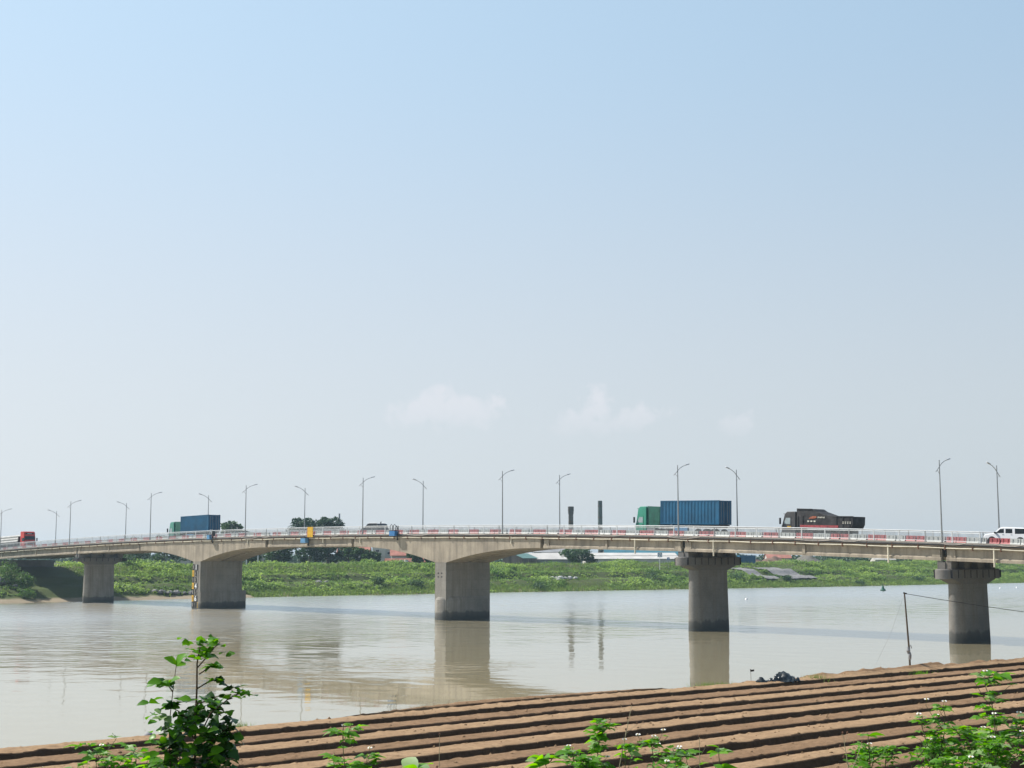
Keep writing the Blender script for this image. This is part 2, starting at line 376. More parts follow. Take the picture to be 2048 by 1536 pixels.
zj = N(gnt, 'ShaderNodeMath', operation='MULTIPLY_ADD'); GL(noise(gnt, .4, 5), zj.inputs[0]); zj.inputs[1].default_value = .9; GL(sx.outputs[2], zj.inputs[2]); GL(zj.outputs[0], zr.inputs[0])
rp = ramp(gnt, [(0, (.12, .10, .06)), (.09, (.34, .28, .20)), (.17, (.40, .33, .24)), (.22, (.07, .11, .035)), (.8, (.075, .11, .04)), (1, (.10, .11, .05))], zr.outputs[0])
GL(mixc(gnt, noise(gnt, .25, 5), rp.outputs[0], mixc(gnt, .5, rp.outputs[0], (.13, .11, .06))), b.inputs['Base Color']); b.inputs['Roughness'].default_value = .95; b.inputs['Specular IOR Level'].default_value = .1
bp = N(gnt, 'ShaderNodeBump'); bp.inputs['Strength'].default_value = .5; bp.inputs['Distance'].default_value = .2; GL(noise(gnt, 1.5, 5), bp.inputs['Height']); GL(bp.outputs[0], b.inputs['Normal'])
ground = np_mesh('ground', WN(np.stack([bb.ravel(), tt.ravel(), zz.ravel()], 1)), grid_faces(len(BXA), len(TA))[:, [0, 1, 2, 3]], m, smooth=True)
tag(ground, 'earth river banks and flat land on both sides of the river', kind='structure')

# ---------------------------------------------------------------- ploughed field (ridges run along t)
fb = np.arange(141.9, 163.6, .04); ft = np.concatenate([np.arange(-210, -135, 1.5), np.arange(-135, -50, .13), np.arange(-50, 120, 3)])
fbb, ftt = np.meshgrid(fb, ft, indexing='ij')
FUR = np.array([141.8, 143.48, 145.16, 146.87, 148.72, 150.2, 151.98, 153.6, 155.4, 157.0, 158.4, 160.0, 161.6, 163.2, 164.8])
wob = vnoise(ftt, fbb*.2, 16, 5)*.09+vnoise(ftt, fbb*.5, 1.3, 6)*.015+vnoise(ftt, fbb, .4, 66)*.014
ph = np.interp(fbb+wob, FUR, np.arange(len(FUR))+.70); row = np.floor(ph).astype(int); q = ph-row
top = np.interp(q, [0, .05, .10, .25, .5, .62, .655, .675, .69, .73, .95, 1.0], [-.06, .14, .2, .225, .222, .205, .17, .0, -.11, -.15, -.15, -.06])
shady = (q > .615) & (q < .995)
odd = (row % 2 == 1)
fz = 3.73+np.where(odd, top*.8, top)+np.where(odd, .02*(.5-q), 0)
lump = vnoise(fbb, ftt, .25, 7)*.016+np.clip(vnoise(fbb, ftt, .15, 8)-.27, 0, 1)*.16+vnoise(fbb, ftt, .7, 9)*.012
fz = fz+lump
fe = field_edge(ftt)+vnoise(ftt, fbb*0, 1.7, 69)*.25; edge = np.clip((fbb-fe+.55)/.75, 0, 1)
berm = np.exp(-((fbb-fe-.25)/.35)**2)*(.02+.13*np.clip(vnoise(ftt, fbb*0+3, 5, 12)*2+.25, 0, 1)*np.clip((ftt+91)/6, 0, 1)+.16*(vnoise(fbb, ftt, .5, 13)+.1)*np.clip((ftt+91)/6, 0, 1))
fz = fz*edge+(3.2+vnoise(ftt, fbb*0, 2.2, 10)*.3)*(1-edge)+berm
def soil(name, lo, hi):
    m, nt, b, out = nodes(name); L = nt.links.new
    n = noise(nt, 1.1, 6, .65); n2 = noise(nt, 7, 6, .75)
    c = mixc(nt, ramp(nt, [(.3, (0, 0, 0)), (.7, (1, 1, 1))], n).outputs[0], lo, hi)
    c = mixc(nt, ramp(nt, [(.35, (0, 0, 0)), (.7, (.75, .75, .75))], n2).outputs[0], c, tuple(x*.55 for x in lo))
    L(c, b.inputs['Base Color']); b.inputs['Roughness'].default_value = .95; b.inputs['Specular IOR Level'].default_value = .1
    bp = N(nt, 'ShaderNodeBump'); bp.inputs['Strength'].default_value = 1; bp.inputs['Distance'].default_value = .05; L(n2, bp.inputs['Height']); L(bp.outputs[0], b.inputs['Normal'])
    return m
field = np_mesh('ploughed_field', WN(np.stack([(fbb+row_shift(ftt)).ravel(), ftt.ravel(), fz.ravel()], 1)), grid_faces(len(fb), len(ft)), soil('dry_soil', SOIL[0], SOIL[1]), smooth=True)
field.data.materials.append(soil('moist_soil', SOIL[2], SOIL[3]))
field.data.materials.append(soil('shaded_furrow_soil', (.095, .06, .038), (.13, .085, .055)))  # darkened soil: shade of the furrow faces and floors painted into the colour
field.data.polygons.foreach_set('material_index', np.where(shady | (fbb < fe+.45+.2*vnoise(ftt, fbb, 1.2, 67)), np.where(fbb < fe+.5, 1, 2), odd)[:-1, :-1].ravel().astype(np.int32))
# loose clods lying on the ridges, too many to count
cr_ = np.random.default_rng(15); nc = 5200; cbx = cr_.uniform(143.2, 162, nc); ctt = cr_.uniform(-122, -58, nc)
ii = np.clip(np.searchsorted(fb, cbx), 0, len(fb)-1); jj = np.clip(np.searchsorted(ft, ctt), 0, len(ft)-1); czz = fz[ii, jj]
cs_ = .012+.05*cr_.random(nc)**3; octv = np.array([(1, 0, 0), (-1, 0, 0), (0, 1, 0), (0, -1, 0), (0, 0, .8), (0, 0, -.8)])
cv = np.stack([cbx+row_shift(ctt), ctt, czz], 1)[:, None, :]+octv[None]*cs_[:, None, None]*cr_.uniform(.6, 1.3, (nc, 6, 1)); of = np.array([(0, 2, 4), (2, 1, 4), (1, 3, 4), (3, 0, 4), (2, 0, 5), (1, 2, 5), (3, 1, 5), (0, 3, 5)])
clods = np_mesh('soil_clods', WN(cv.reshape(-1, 3)), (np.arange(nc)[:, None, None]*6+of[None]).reshape(-1, 3), soil('clod_soil', SOIL[2], SOIL[1]))
tag(clods, 'small loose soil clods scattered over the ploughed ridges', kind='stuff')
tag(field, 'brown ploughed field in long straight ridges', kind='structure')

# ---------------------------------------------------------------- river
m, wnt, b, out = nodes('muddy_river'); WL = wnt.links.new
b.inputs['Base Color'].default_value = (*WATER_COL, 1); b.inputs['Roughness'].default_value = .035; b.inputs['IOR'].default_value = 1.75
b.inputs['Specular IOR Level'].default_value = .5
rot = (0, 0, -ROT)
def wn(scale, detail, st, rough=.5):
    g = wnt.nodes.new('ShaderNodeNewGeometry'); mp = wnt.nodes.new('ShaderNodeMapping'); WL(g.outputs['Position'], mp.inputs[0]); mp.inputs['Scale'].default_value = st
    n = wnt.nodes.new('ShaderNodeTexNoise'); n.inputs['Scale'].default_value = scale; n.inputs['Detail'].default_value = detail; n.inputs['Roughness'].default_value = rough; WL(mp.outputs[0], n.inputs['Vector']); return n.outputs['Fac']
gx = wnt.nodes.new('ShaderNodeNewGeometry'); sxw = wnt.nodes.new('ShaderNodeSeparateXYZ'); WL(gx.outputs['Position'], sxw.inputs[0])
def wm_(op, a, b_=None, c=None):
    n = wnt.nodes.new('ShaderNodeMath'); n.operation = op
    for i, x in enumerate((a, b_, c)):
        if x is None: continue
        if hasattr(x, 'links'): WL(x, n.inputs[i])
        else: n.inputs[i].default_value = x
    return n.outputs[0]
def mr_(x, pts): return ramp(wnt, [(( p-pts[0][0])/(pts[-1][0]-pts[0][0]), (v, v, v)) for p, v in pts], wm_('DIVIDE', wm_('SUBTRACT', x, pts[0][0]), pts[-1][0]-pts[0][0])).outputs[0]
wbx = wm_('ADD', wm_('MULTIPLY', wm_('SUBTRACT', sxw.outputs[0], P0[0]), E1[0]), wm_('MULTIPLY', wm_('SUBTRACT', sxw.outputs[1], P0[1]), E1[1]))
wob_ = wm_('MULTIPLY_ADD', wm_('SUBTRACT', wn(.018, 3, (1, 1, 1)), .5), 60, wbx)
mask = ramp(wnt, [(.40, (.06, .06, .06)), (.50, (.3, .3, .3)), (.62, (1, 1, 1))], wn(.03, 3, (1, .55, 1)))
lx = N(wnt, 'ShaderNodeMapRange'); lx.inputs[1].default_value = -15; lx.inputs[2].default_value = 35; lx.inputs[3].default_value = 1; lx.inputs[4].default_value = .12; WL(sxw.outputs[0], lx.inputs[0])
patch = wm_('MULTIPLY', wm_('MULTIPLY', mask.outputs[0], lx.outputs[0]), mr_(wob_, [(-90, .5), (-40, .8), (40, 1), (85, 1), (108, .12), (150, .05)]))
far_ = mr_(wob_, [(-90, .35), (-76, 1), (-30, 1), (15, .55), (60, .12), (150, .03)])
rough_w = mr_(wob_, [(-90, .10), (-78, .24), (-10, .24), (30, .15), (70, .06), (110, .035), (150, .03)])
h = wm_('MULTIPLY_ADD', wn(.55, 3, (1, 1.3, 1)), 1.0, wn(.12, 2, (1, 1.5, 1)))
bp1 = N(wnt, 'ShaderNodeBump'); bp1.inputs['Distance'].default_value = WAVE[0]; WL(h, bp1.inputs['Height']); WL(patch, bp1.inputs['Strength'])
bp2 = N(wnt, 'ShaderNodeBump'); bp2.inputs['Distance'].default_value = WAVE[1]; WL(far_, bp2.inputs['Strength']); WL(wn(1.1, 3, (1, 1.2, 1)), bp2.inputs['Height']); WL(bp1.outputs[0], bp2.inputs['Normal'])
WL(bp2.outputs[0], b.inputs['Normal'])
fr_n = wnt.nodes.new('ShaderNodeFresnel'); fr_n.inputs['IOR'].default_value = 1.6
df_n = wnt.nodes.new('ShaderNodeBsdfDiffuse'); df_n.inputs['Color'].default_value = (*WATER_COL, 1)
gl_n = wnt.nodes.new('ShaderNodeBsdfGlossy'); gl_n.distribution = 'MULTI_GGX'; gl_n.inputs['Color'].default_value = (1, 1, 1, 1); WL(bp2.outputs[0], gl_n.inputs['Normal']); WL(rough_w, gl_n.inputs['Roughness'])
mx_n = wnt.nodes.new('ShaderNodeMixShader'); WL(fr_n.outputs[0], mx_n.inputs[0]); WL(df_n.outputs[0], mx_n.inputs[1]); WL(gl_n.outputs[0], mx_n.inputs[2]); WL(mx_n.outputs[0], out.inputs[0])
# surface with real wavelets, rougher in the current off the far bank
wb = np.arange(-86, 149, .5); wt = np.concatenate([[-2800, -900, -400, -220], np.arange(-140, 372, .5), [420, 600, 1200, 2800]])
wbb, wtt = np.meshgrid(wb, wt, indexing='ij')
lim = shore(wtt)-5.0; ins = (wbb-lim)/(148.5-lim)
wbb = np.where(np.abs(wtt) < 380, wbb, lim+(148.5-lim)*(wbb+86)/234.5); wbb = np.maximum(wbb, shore(wtt)-5.0)
A = np.interp(wbb+vnoise(wbb, wtt, 28, 91)*40, [-86, -80, -60, -10, 30, 65, 100, 150], [.03, .05, .075, .075, .055, .026, .010, .004])*np.interp(wtt, [-140, -120, 350, 370], [0, 1, 1, 0])
wz = A*(vnoise(wbb*.75, wtt*1.15, 1.5, 92)+.55*vnoise(wbb+.4*wtt, wtt, .95, 93)+.8*vnoise(wbb, wtt*.8, 3.4, 94))
river = np_mesh('water', WN(np.stack([wbb.ravel(), wtt.ravel(), wz.ravel()], 1)), grid_faces(len(wb), len(wt)), m, smooth=True)
tag(river, 'muddy brown river reflecting the pale sky', kind='structure')

# ---------------------------------------------------------------- haze
hm, hnt, hb, hout = nodes('haze_air'); hnt.nodes.remove(hb)
pv = hnt.nodes.new('ShaderNodeVolumePrincipled'); pv.inputs['Color'].default_value = (*HAZE_COL, 1); pv.inputs['Density'].default_value = HAZE_D; pv.inputs['Anisotropy'].default_value = .3
hnt.links.new(pv.outputs[0], hout.inputs['Volume'])
if HAZE_D > 0:
    hzb = MB().box((0, 0, 13.5), (6600, 6600, 34)).build('haze', hm)
    tag(hzb, 'pale summer haze over the river', kind='stuff')

# ---------------------------------------------------------------- bridge
BR = empty('bridge', W(0, 0, 0), ROT, 'long grey concrete girder bridge arching over the muddy river', 'bridge')
def sweep(name, prof, b0, b1, mat, parent, n=None, zf=zd, caps=True):
    """outline (t, height below the footway) carried along the deck"""
    n = n or max(2, int(abs(b1-b0)/3)+1); mb = MB(); k = len(prof); vs = []; fs = []
    for x in np.linspace(b0, b1, n):
        z0 = float(zf(x)); pr = prof(x) if callable(prof) else prof
        k = len(pr); vs += [(float(x), t, z0+h) for t, h in pr]
    for i in range(n-1):
        for j in range(k):
            j2 = (j+1) % k; fs.append((i*k+j, (i+1)*k+j, (i+1)*k+j2, i*k+j2))
    fs.append(tuple(range(k))); e = (n-1)*k; fs.append(tuple(range(e+k-1, e-1, -1)))
    mb.add(vs, fs); return mb.build(name, mat, parent)
B0, B1 = -150, 172
sweep('deck_slab', [(-.06, -.02), (1.42, -.02), (1.42, -.2), (10.5, -.2), (10.5, -.02), (12.15, -.02), (12.15, -.3), (-.06, -.3)][::-1], B0, B1, M['slab'], BR)
sweep('footpath_kerb', [(-.14, 0), (.25, 0), (.25, -.015), (-.062, -.015), (-.062, -.16), (-.14, -.16)][::-1], B0, B1, M['slab'], BR)
sweep('road_surface', [(1.425, -.19), (10.495, -.19), (10.495, -.195), (1.425, -.195)][::-1], B0, B1, M['asphalt'], BR)
for x in np.arange(-110, 130, 9.0):
    z0, z1 = zd(x)-.184, zd(x+3)-.184
    MB().add([(x, 5.9, z0), (x+3, 5.9, z1), (x+3, 6.05, z1), (x, 6.05, z0)], [(0, 1, 2, 3)]).build('lane_marking', M['white_plastic'], BR)
def isec(c, hb, hw=.28, bot=-1.84):
    return [(c-hw-.12, -.30), (c-hw-.12, -.52), (c-.11, -.68), (c-.11, bot+.44), (c-hw, bot+.26), (c-hw, bot), (c+hw, bot), (c+hw, bot+.26), (c+.11, bot+.44), (c+.11, -.68), (c+hw+.12, -.52), (c+hw+.12, -.30)]
def ibeams(b0, b1, cs=(.35, 3.3, 6.0, 8.7, 11.3), stiff=(), bot=-1.84):
    for i, c in enumerate(cs):
        g = sweep('girder', isec(c, 0, bot=bot), b0, b1, M['conc'], BR)
        if i == 0:
            for s in stiff:
                z = float(zd(s)); MB().box((s, c, z+bot/2-.30), (.34, .62, -bot-.86)).build('diaphragm_end', M['conc'], g)
            for e, sgn in ((b0, 1), (b1, -1)):
                z = float(zd(e)); MB().box((e+sgn*.55, c, z+bot/2-.28), (.9, .50, -bot-.84)).build('end_block', M['conc'], g)
    for s in list(stiff)+[b0+.35, b1-.35]:
        z = float(zd(s))
        MB().box((s, (cs[0]+cs[-1])/2, z-1.0), (.28, cs[-1]-cs[0]-.3, .95)).build('diaphragm', M['conc'], BR)
ibeams(-10.62, 10.62, (.35, 3.3, 6.0, 8.7, 11.3), (-.2,), -1.8)
ibeams(49.85, 72.2, stiff=(60.6,)); ibeams(72.65, 105.1, stiff=(89.0,)); ibeams(105.65, 138.2, stiff=(122,)); ibeams(138.7, 171.5, stiff=(155,))
ibeams(-72.4, -49.85, stiff=(-60.8,)); ibeams(-105.2, -72.9, stiff=(-89.4,))
def haunch(pc, hw):
    def d(x):
        u = max(0, abs(x-pc)-1.15); return -1.82-2.12*max(0, 1-u/(hw-1.15))**2.1
    return d
for pc, arm in ((30.3, (11.2, 49.4)), (-30.95, (-49.4, -11.2))):
    d = haunch(pc, 19.3)
    for t0, t1 in ((.02, 3.85), (4.6, 8.2)):
        xs = sorted(set(np.linspace(arm[0], arm[1], 29).tolist()+[pc-1.15, pc+1.15])); mb = MB(); vs = []
        for x in xs:
            z = float(zd(x)); dd = d(x); vs += [(x, t0, z-.30), (x, t0, z+dd), (x, t1, z+dd), (x, t1, z-.30)]
        fs = [(i*4+j, i*4+(j+1) % 4, (i+1)*4+(j+1) % 4, (i+1)*4+j) for i in range(len(xs)-1) for j in range(4)]
        fs += [(3, 2, 1, 0), tuple(range(4*len(xs)-4, 4*len(xs)))]
        mb.add(vs, fs).build('haunched_girder', M['conc'], BR)
    for x in np.linspace(arm[0]+2, arm[1]-2, 8):
        z = float(zd(x)); mb = MB().prism([(8.22, z-.31), (8.22, z-1.2), (11.9, z-.45), (11.9, z-.31)], 0, .3)
        mb.v = [(x+p[1]-.15, p[0], p[2]) for p in mb.v]; mb.build('cantilever_bracket', M['conc'], BR)
    zt = float(zd(pc))-3.92
    p = MB(); p.box((pc, 4.14, (zt-2.5)/2), (2.3, 8.22, zt+2.5)); pier = p.build('pier', M['pier'], BR, bevel=.05)
    pb_ = MB().stadium([(-2.5, 1.42, 4.55), (2.75, 1.42, 4.55), (3.15, 1.2, 4.2)], 4.14) if pc > 0 else MB().box((0, 4.52, .2), (2.62, 8.9, 5.4)); b_ = pb_.build('pier_base', M['pier'], pier, smooth=40); b_.location = (pc, 0, 0)
    if pc > 0:
        for dx in (-.35, .35):
            for z in (6.35, 5.85): MB().box((pc+dx-.1, .02, z), (.2, .04, .16)).build('bolt_hole', M['dark'], pier)
# tide gauge painted on the left main pier
gp = [o for o in BR.children if o.name.startswith('pier')][1]
z0 = 7.35
for k in range(7):
    zc = z0-.5-k*1.03
    MB().box((-31.95, .005, zc), (.52, .05, 1.02)).build('gauge_board', M['black'] if k % 2 == 0 else M['yellow'], gp)
    MB().box((-31.95, -.025, zc), (.15 if k % 2 == 0 else .09, .02, .60)).build('gauge_block', M['slab'] if k % 2 == 0 else M['rust'], gp)
for k, ch in enumerate('1234567'):
    zc = z0-.55-k*1.03
    if k in (0, 3, 5): MB().box((-31.05, .015, zc), (.85, .04, .98)).build('gauge_panel', M['black'], gp)
    cu = bpy.data.curves.new('gauge_number', 'FONT'); cu.body = ch; cu.size = 1.15; cu.extrude = .012; cu.offset = .035; cu.align_x = 'CENTER'; cu.align_y = 'CENTER'
    to = bpy.data.objects.new('text_source', cu); COL.objects.link(to); me = bpy.data.meshes.new_from_object(to.evaluated_get(bpy.context.evaluated_depsgraph_get())); bpy.data.objects.remove(to)
    me.materials.clear(); me.materials.append(M['white'] if k in (0, 3, 5) else M['black'])
    o = bpy.data.objects.new('gauge_number', me); COL.objects.link(o); o.parent = gp; o.location = (-31.08, -.02, zc); o.rotation_euler = (R(90), 0, 0)
    tk = MB()
    for j in range(5): tk.box((-30.45+.04*(j % 2), .02, zc-.4+j*.2), (.3-.08*(j % 2), .03, .07))
    tk.build('gauge_tick', M['black'] if k != 6 else M['yellow'], gp)
def approach_pier(bc, zc_top, mt, mh, tapert, colr=.72, coll=3.2, cl=5.55, cr=.85):
    z = zc_top
    pm = MB().stadium([(-2.6, colr+.16, coll+.2), (z-2.2, colr, coll), (z-mt-tapert, colr, coll)], 4.75, 14)
    pr = pm.build('pier', M['pier2'] if bc > 0 else M['pier'], BR, loc=(bc, 0, 0), smooth=40)
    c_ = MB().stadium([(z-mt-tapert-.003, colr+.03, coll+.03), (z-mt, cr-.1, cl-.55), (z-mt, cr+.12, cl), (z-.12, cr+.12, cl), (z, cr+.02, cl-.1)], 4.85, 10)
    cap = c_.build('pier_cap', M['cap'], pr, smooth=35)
    for k in range(9): MB().box((0, 4.85-5.0+k*1.25, z-mt/2), (2*(cr+.15), .10, mt-.2)).build('cap_joint', M['dark'], pr)
    zg = float(zd(bc))-1.845
    for t in (.62, 3.3, 6.0, 8.7):
        for dx in (-.45, .45):
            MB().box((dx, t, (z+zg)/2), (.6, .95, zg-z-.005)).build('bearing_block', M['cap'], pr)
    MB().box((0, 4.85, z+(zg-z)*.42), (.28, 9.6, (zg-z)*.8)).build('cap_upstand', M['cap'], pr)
approach_pier(72.42, 8.55, 1.0, 1, .55); approach_pier(105.38, 7.35, 1.0, 1, .5); approach_pier(138.45, 5.95, 1.0, 1, .5)
approach_pier(-72.65, 8.45, .8, 1, .5, .75, 3.0, 4.5, .85)
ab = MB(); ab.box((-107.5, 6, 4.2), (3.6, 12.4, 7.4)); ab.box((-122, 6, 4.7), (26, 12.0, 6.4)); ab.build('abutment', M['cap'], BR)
for x, t in ((65.3, -.09), (77.0, -.09), (99.3, -.09), (110.8, -.09), (-16.0, -.09), (3.9, -.09), (12.8, -.09), (44.2, -.09)):
    z = float(zd(x)); MB().tube([(x, t, z-.35), (x, t, z-(1.3 if x < 60 else 2.25))], .085, 8).build('drain_pipe', M['pipe'], BR)
for s in (11.0, 49.68, -11.0, -49.68, 72.42, 105.38, -72.65): MB().box((s, 5.9, float(zd(s))-.85), (.22, 11.0, 1.0)).build('joint_gap', M['dark'], BR)

# ---------------------------------------------------------------- pipes and cables hung along the near edge
UP = empty('utility_pipe', W(0, 0, 0), ROT, 'pair of cream service pipes hung on brackets under the near deck edge', 'pipe')
for r0, dz, tt_ in ((.07, -.37, -.16), (.06, -.57, -.15)):
    MB().tube([(x, tt_, zd(x)+dz+.025*math.sin(x*.8+dz*9)) for x in np.linspace(-140, 140, 190)], r0, 8).build('pipe', M['pipe_old'] if dz > -.5 else M['pipe'], UP, smooth=40)
MB().tube([(x, -.18, zd(x)-.26+.02*math.sin(x*.31)) for x in np.linspace(-140, 140, 160)], .10, 6).build('black_duct', M['black'], UP)
for a in np.arange(-134.98, 137, 2.935):
    z = float(zd(a)); MB().box((a, -.15, z-.45), (.10, .19, .62)).build('bracket', M['rust'], UP)
cabm = simple('grey_cable', (.40, .36, .32), .7, var=.5); xs = np.arange(-118, 118, 5.87)
for i, a in enumerate(xs):
    if i % 3 == 1: continue
    sag = random.uniform(.05, .35); l_ = random.choice((2.9, 2.9, 5.8))
    o = MB().tube([(l_*u, -.24-.03*math.sin(3.1*u), zd(a+l_*u)-zd(a)-.06-sag*4*u*(1-u)) for u in np.linspace(0, 1, 9)], .03, 5).build('slack_cable', cabm, None, W(a, 0, float(zd(a))), ROT)
    tag(o, 'short grey cable hanging slack between brackets of the near deck edge', 'cable', 'slack cables along the deck edge')

# ---------------------------------------------------------------- railings
def railing(t, label):
    rt = empty('bridge_railing', W(0, t, 0), ROT, label, 'railing')
    step = 2.935; a0 = -.34*49.5; xs = [a0+step*i for i in range(-33, 44)]
    mb = MB(); mb.tube([(x, 0, zd(x)+1.08) for x in np.linspace(xs[0], xs[-1], 130)], .055, 8); mb.build('top_rail', M['rail'], rt, smooth=40)
    mb = MB(); mb.tube([(x, 0, zd(x)+.92) for x in np.linspace(xs[0], xs[-1], 130)], .028, 6); mb.tube([(x, 0, zd(x)+.13) for x in np.linspace(xs[0], xs[-1], 130)], .03, 6); mb.build('baluster_rail', M['rail'], rt)
    for i, x in enumerate(xs):
        z = float(zd(x)); p = MB().box((x, 0, z+.53), (.10, .07, 1.04)); p.box((x, .02, z+.04), (.2, .16, .08)); p.build('post', M['steel'] if i % 3 == 2 else M['rail'], rt)
        if i < len(xs)-1:
            mb = MB()
            for k in range(1, 22):
                u = x+step*k/22; zz_ = float(zd(u)); mb.box((u, 0, zz_+.525), (.021, .02, .80))
            mb.build('baluster_panel', M['baluster'], rt)
    return rt
railing(-.02, 'white baluster railing along the near edge of the bridge deck')
railing(11.95, 'white baluster railing along the far edge of the bridge deck')

# ---------------------------------------------------------------- street lamps
def make_lamp():
    o = empty('street_lamp')
    MB().lathe([(.17, 0), (.17, .03), (.095, .05), (.09, .8), (.048, 8.15)], n=8).build('pole', M['steel'], o, smooth=40)
    MB().tube([(0, -.72, 6.95), (0, -.35, 7.22), (0, 0, 7.5), (0, .45, 7.83), (0, 1.0, 8.08), (0, 1.5, 8.22)], [.035, .038, .04, .038, .034, .03], 6).build('arm', M['steel'], o, smooth=50)
    MB().tube([(0, -.45, 7.12), (0, 0, 6.75)], .02, 5).build('brace', M['steel'], o)
    h = MB().prism([(-.09, -.02), (.09, -.02), (.11, .03), (.06, .09), (-.06, .09), (-.11, .03)], 0, .72).build('lamp_head', M['lamp'], o, bevel=.02); h.location = (0, 1.42, 8.19); h.rotation_euler = (R(13), 0, 0)
    return o
LS = [2.128, 1.453, .859, .268, -.34, -.933, -1.526, -2.12]
NL = ['tall street lamp on the near railing above the rightmost river pier', 'street lamp on the near railing in front of the big blue container', 'street lamp on the near railing above the middle river pier with no car beside it',
      'street lamp on the near railing just in front of the dark car', 'street lamp on the near railing between the round tree and the yellow board', 'street lamp on the near railing just left of the smaller blue container truck',
      'street lamp on the near railing right of the red lorry cab', 'street lamp on the near railing behind the pipe load of the red lorry']
FL = ['street lamp on the far railing rising behind the white pickup', 'street lamp on the far railing between the blue container and the dump truck', 'street lamp on the far railing beside the squat chimney with its arm turned outward',
      'street lamp on the far railing right of the dark car', 'street lamp on the far railing in front of the wide dark tree', 'street lamp on the far railing standing behind the smaller blue container',
      'street lamp on the far railing midway between the red lorry and the smaller truck', 'street lamp on the far railing nearest the red lorry cab']
lamp0 = make_lamp()
first = True
for i, s in enumerate(LS):
    for far in (0, 1):
        o = lamp0 if first else copy_tree(lamp0); first = False
        bx = s*49.5 - (0.5 if far and 0 < i < 7 else 0)
        if far and i == 2: bx -= .6
        o.location = W(bx, 11.95 if far else -.04, float(zd(bx))+.001)
        o.rotation_euler = (0, 0, ROT+(math.pi if far and i != 2 else 0))
        o['label'] = (FL if far else NL)[i]; o['category'] = 'street lamp'; o['group'] = 'street lamps on the far railing' if far else 'street lamps on the near railing'

# ---------------------------------------------------------------- plastic road barriers
def barrier_mb():
    mb = MB(); mb.prism([(-.26, 0), (.26, 0), (.26, .12), (.14, .34), (.11, .74), (-.11, .74), (-.14, .34), (-.26, .12)], 0, 1.02)
    mb.v = [(y, x, z) for x, y, z in mb.v]; mb.f = [tuple(reversed(f)) for f in mb.f]
    for y in (.25, .75): mb.box((y, 0, .45), (.07, .34, .5))
    return mb
pr_ = barrier_mb().build('road_barrier', M['red_plastic']); pw_ = barrier_mb().build('road_barrier', M['white_plastic'])
fr = fw = True
REDS = [-16.88, -11.6, -6.76, -2.6, 1.49, 5.82, 10.0, 12.27+1.8, 16.64+1.6, 20.88+.9, 25.22+.6, 29.42+.5, 33.71+.4, 37.95+.3, 42.21, 49.05-2.4, 52.23-1.0, 56.55-.9, 60.9-.7, 65.29-.6, 69.68-.5, 75.29-1.6, 79.74-1.6, 84.23-1.6, 88.6-1.6, 93.02-1.6, 97.56-1.6, 102.05-1.6, 106.51-1.6, 111.09-1.6, 114.0, 118.4]
REDS = [-16.88-4.3*k for k in range(22, 0, -1)]+REDS
for a, b_ in zip(REDS, REDS[1:]+[REDS[-1]+4.3]):
    n = 4 if b_-a > 4.0 else 3
    for k in range(n):
        x = a+k*1.06+(.06 if k else 0)+random.uniform(-.03, .03); red = k < 2
        if red: o = pr_ if fr else pr_.copy()
        else: o = pw_ if fw else pw_.copy()
        if red and not fr or (not red and not fw): COL.objects.link(o)
        if red: fr = False
        else: fw = False
        o.location = W(x, 1.75+random.uniform(-.06, .06), float(road(x))-.015)
        o.rotation_euler = (random.uniform(-.01, .01), -math.atan(-2*.42*x/49.5**2), ROT+random.uniform(-.03, .03))
        o['label'] = 'faded red plastic road barrier block in the row behind the near bridge railing' if red else 'dull white plastic road barrier block in the row behind the near bridge railing'
        o['category'] = 'road barrier'; o['group'] = 'red plastic road barriers' if red else 'white plastic road barriers'

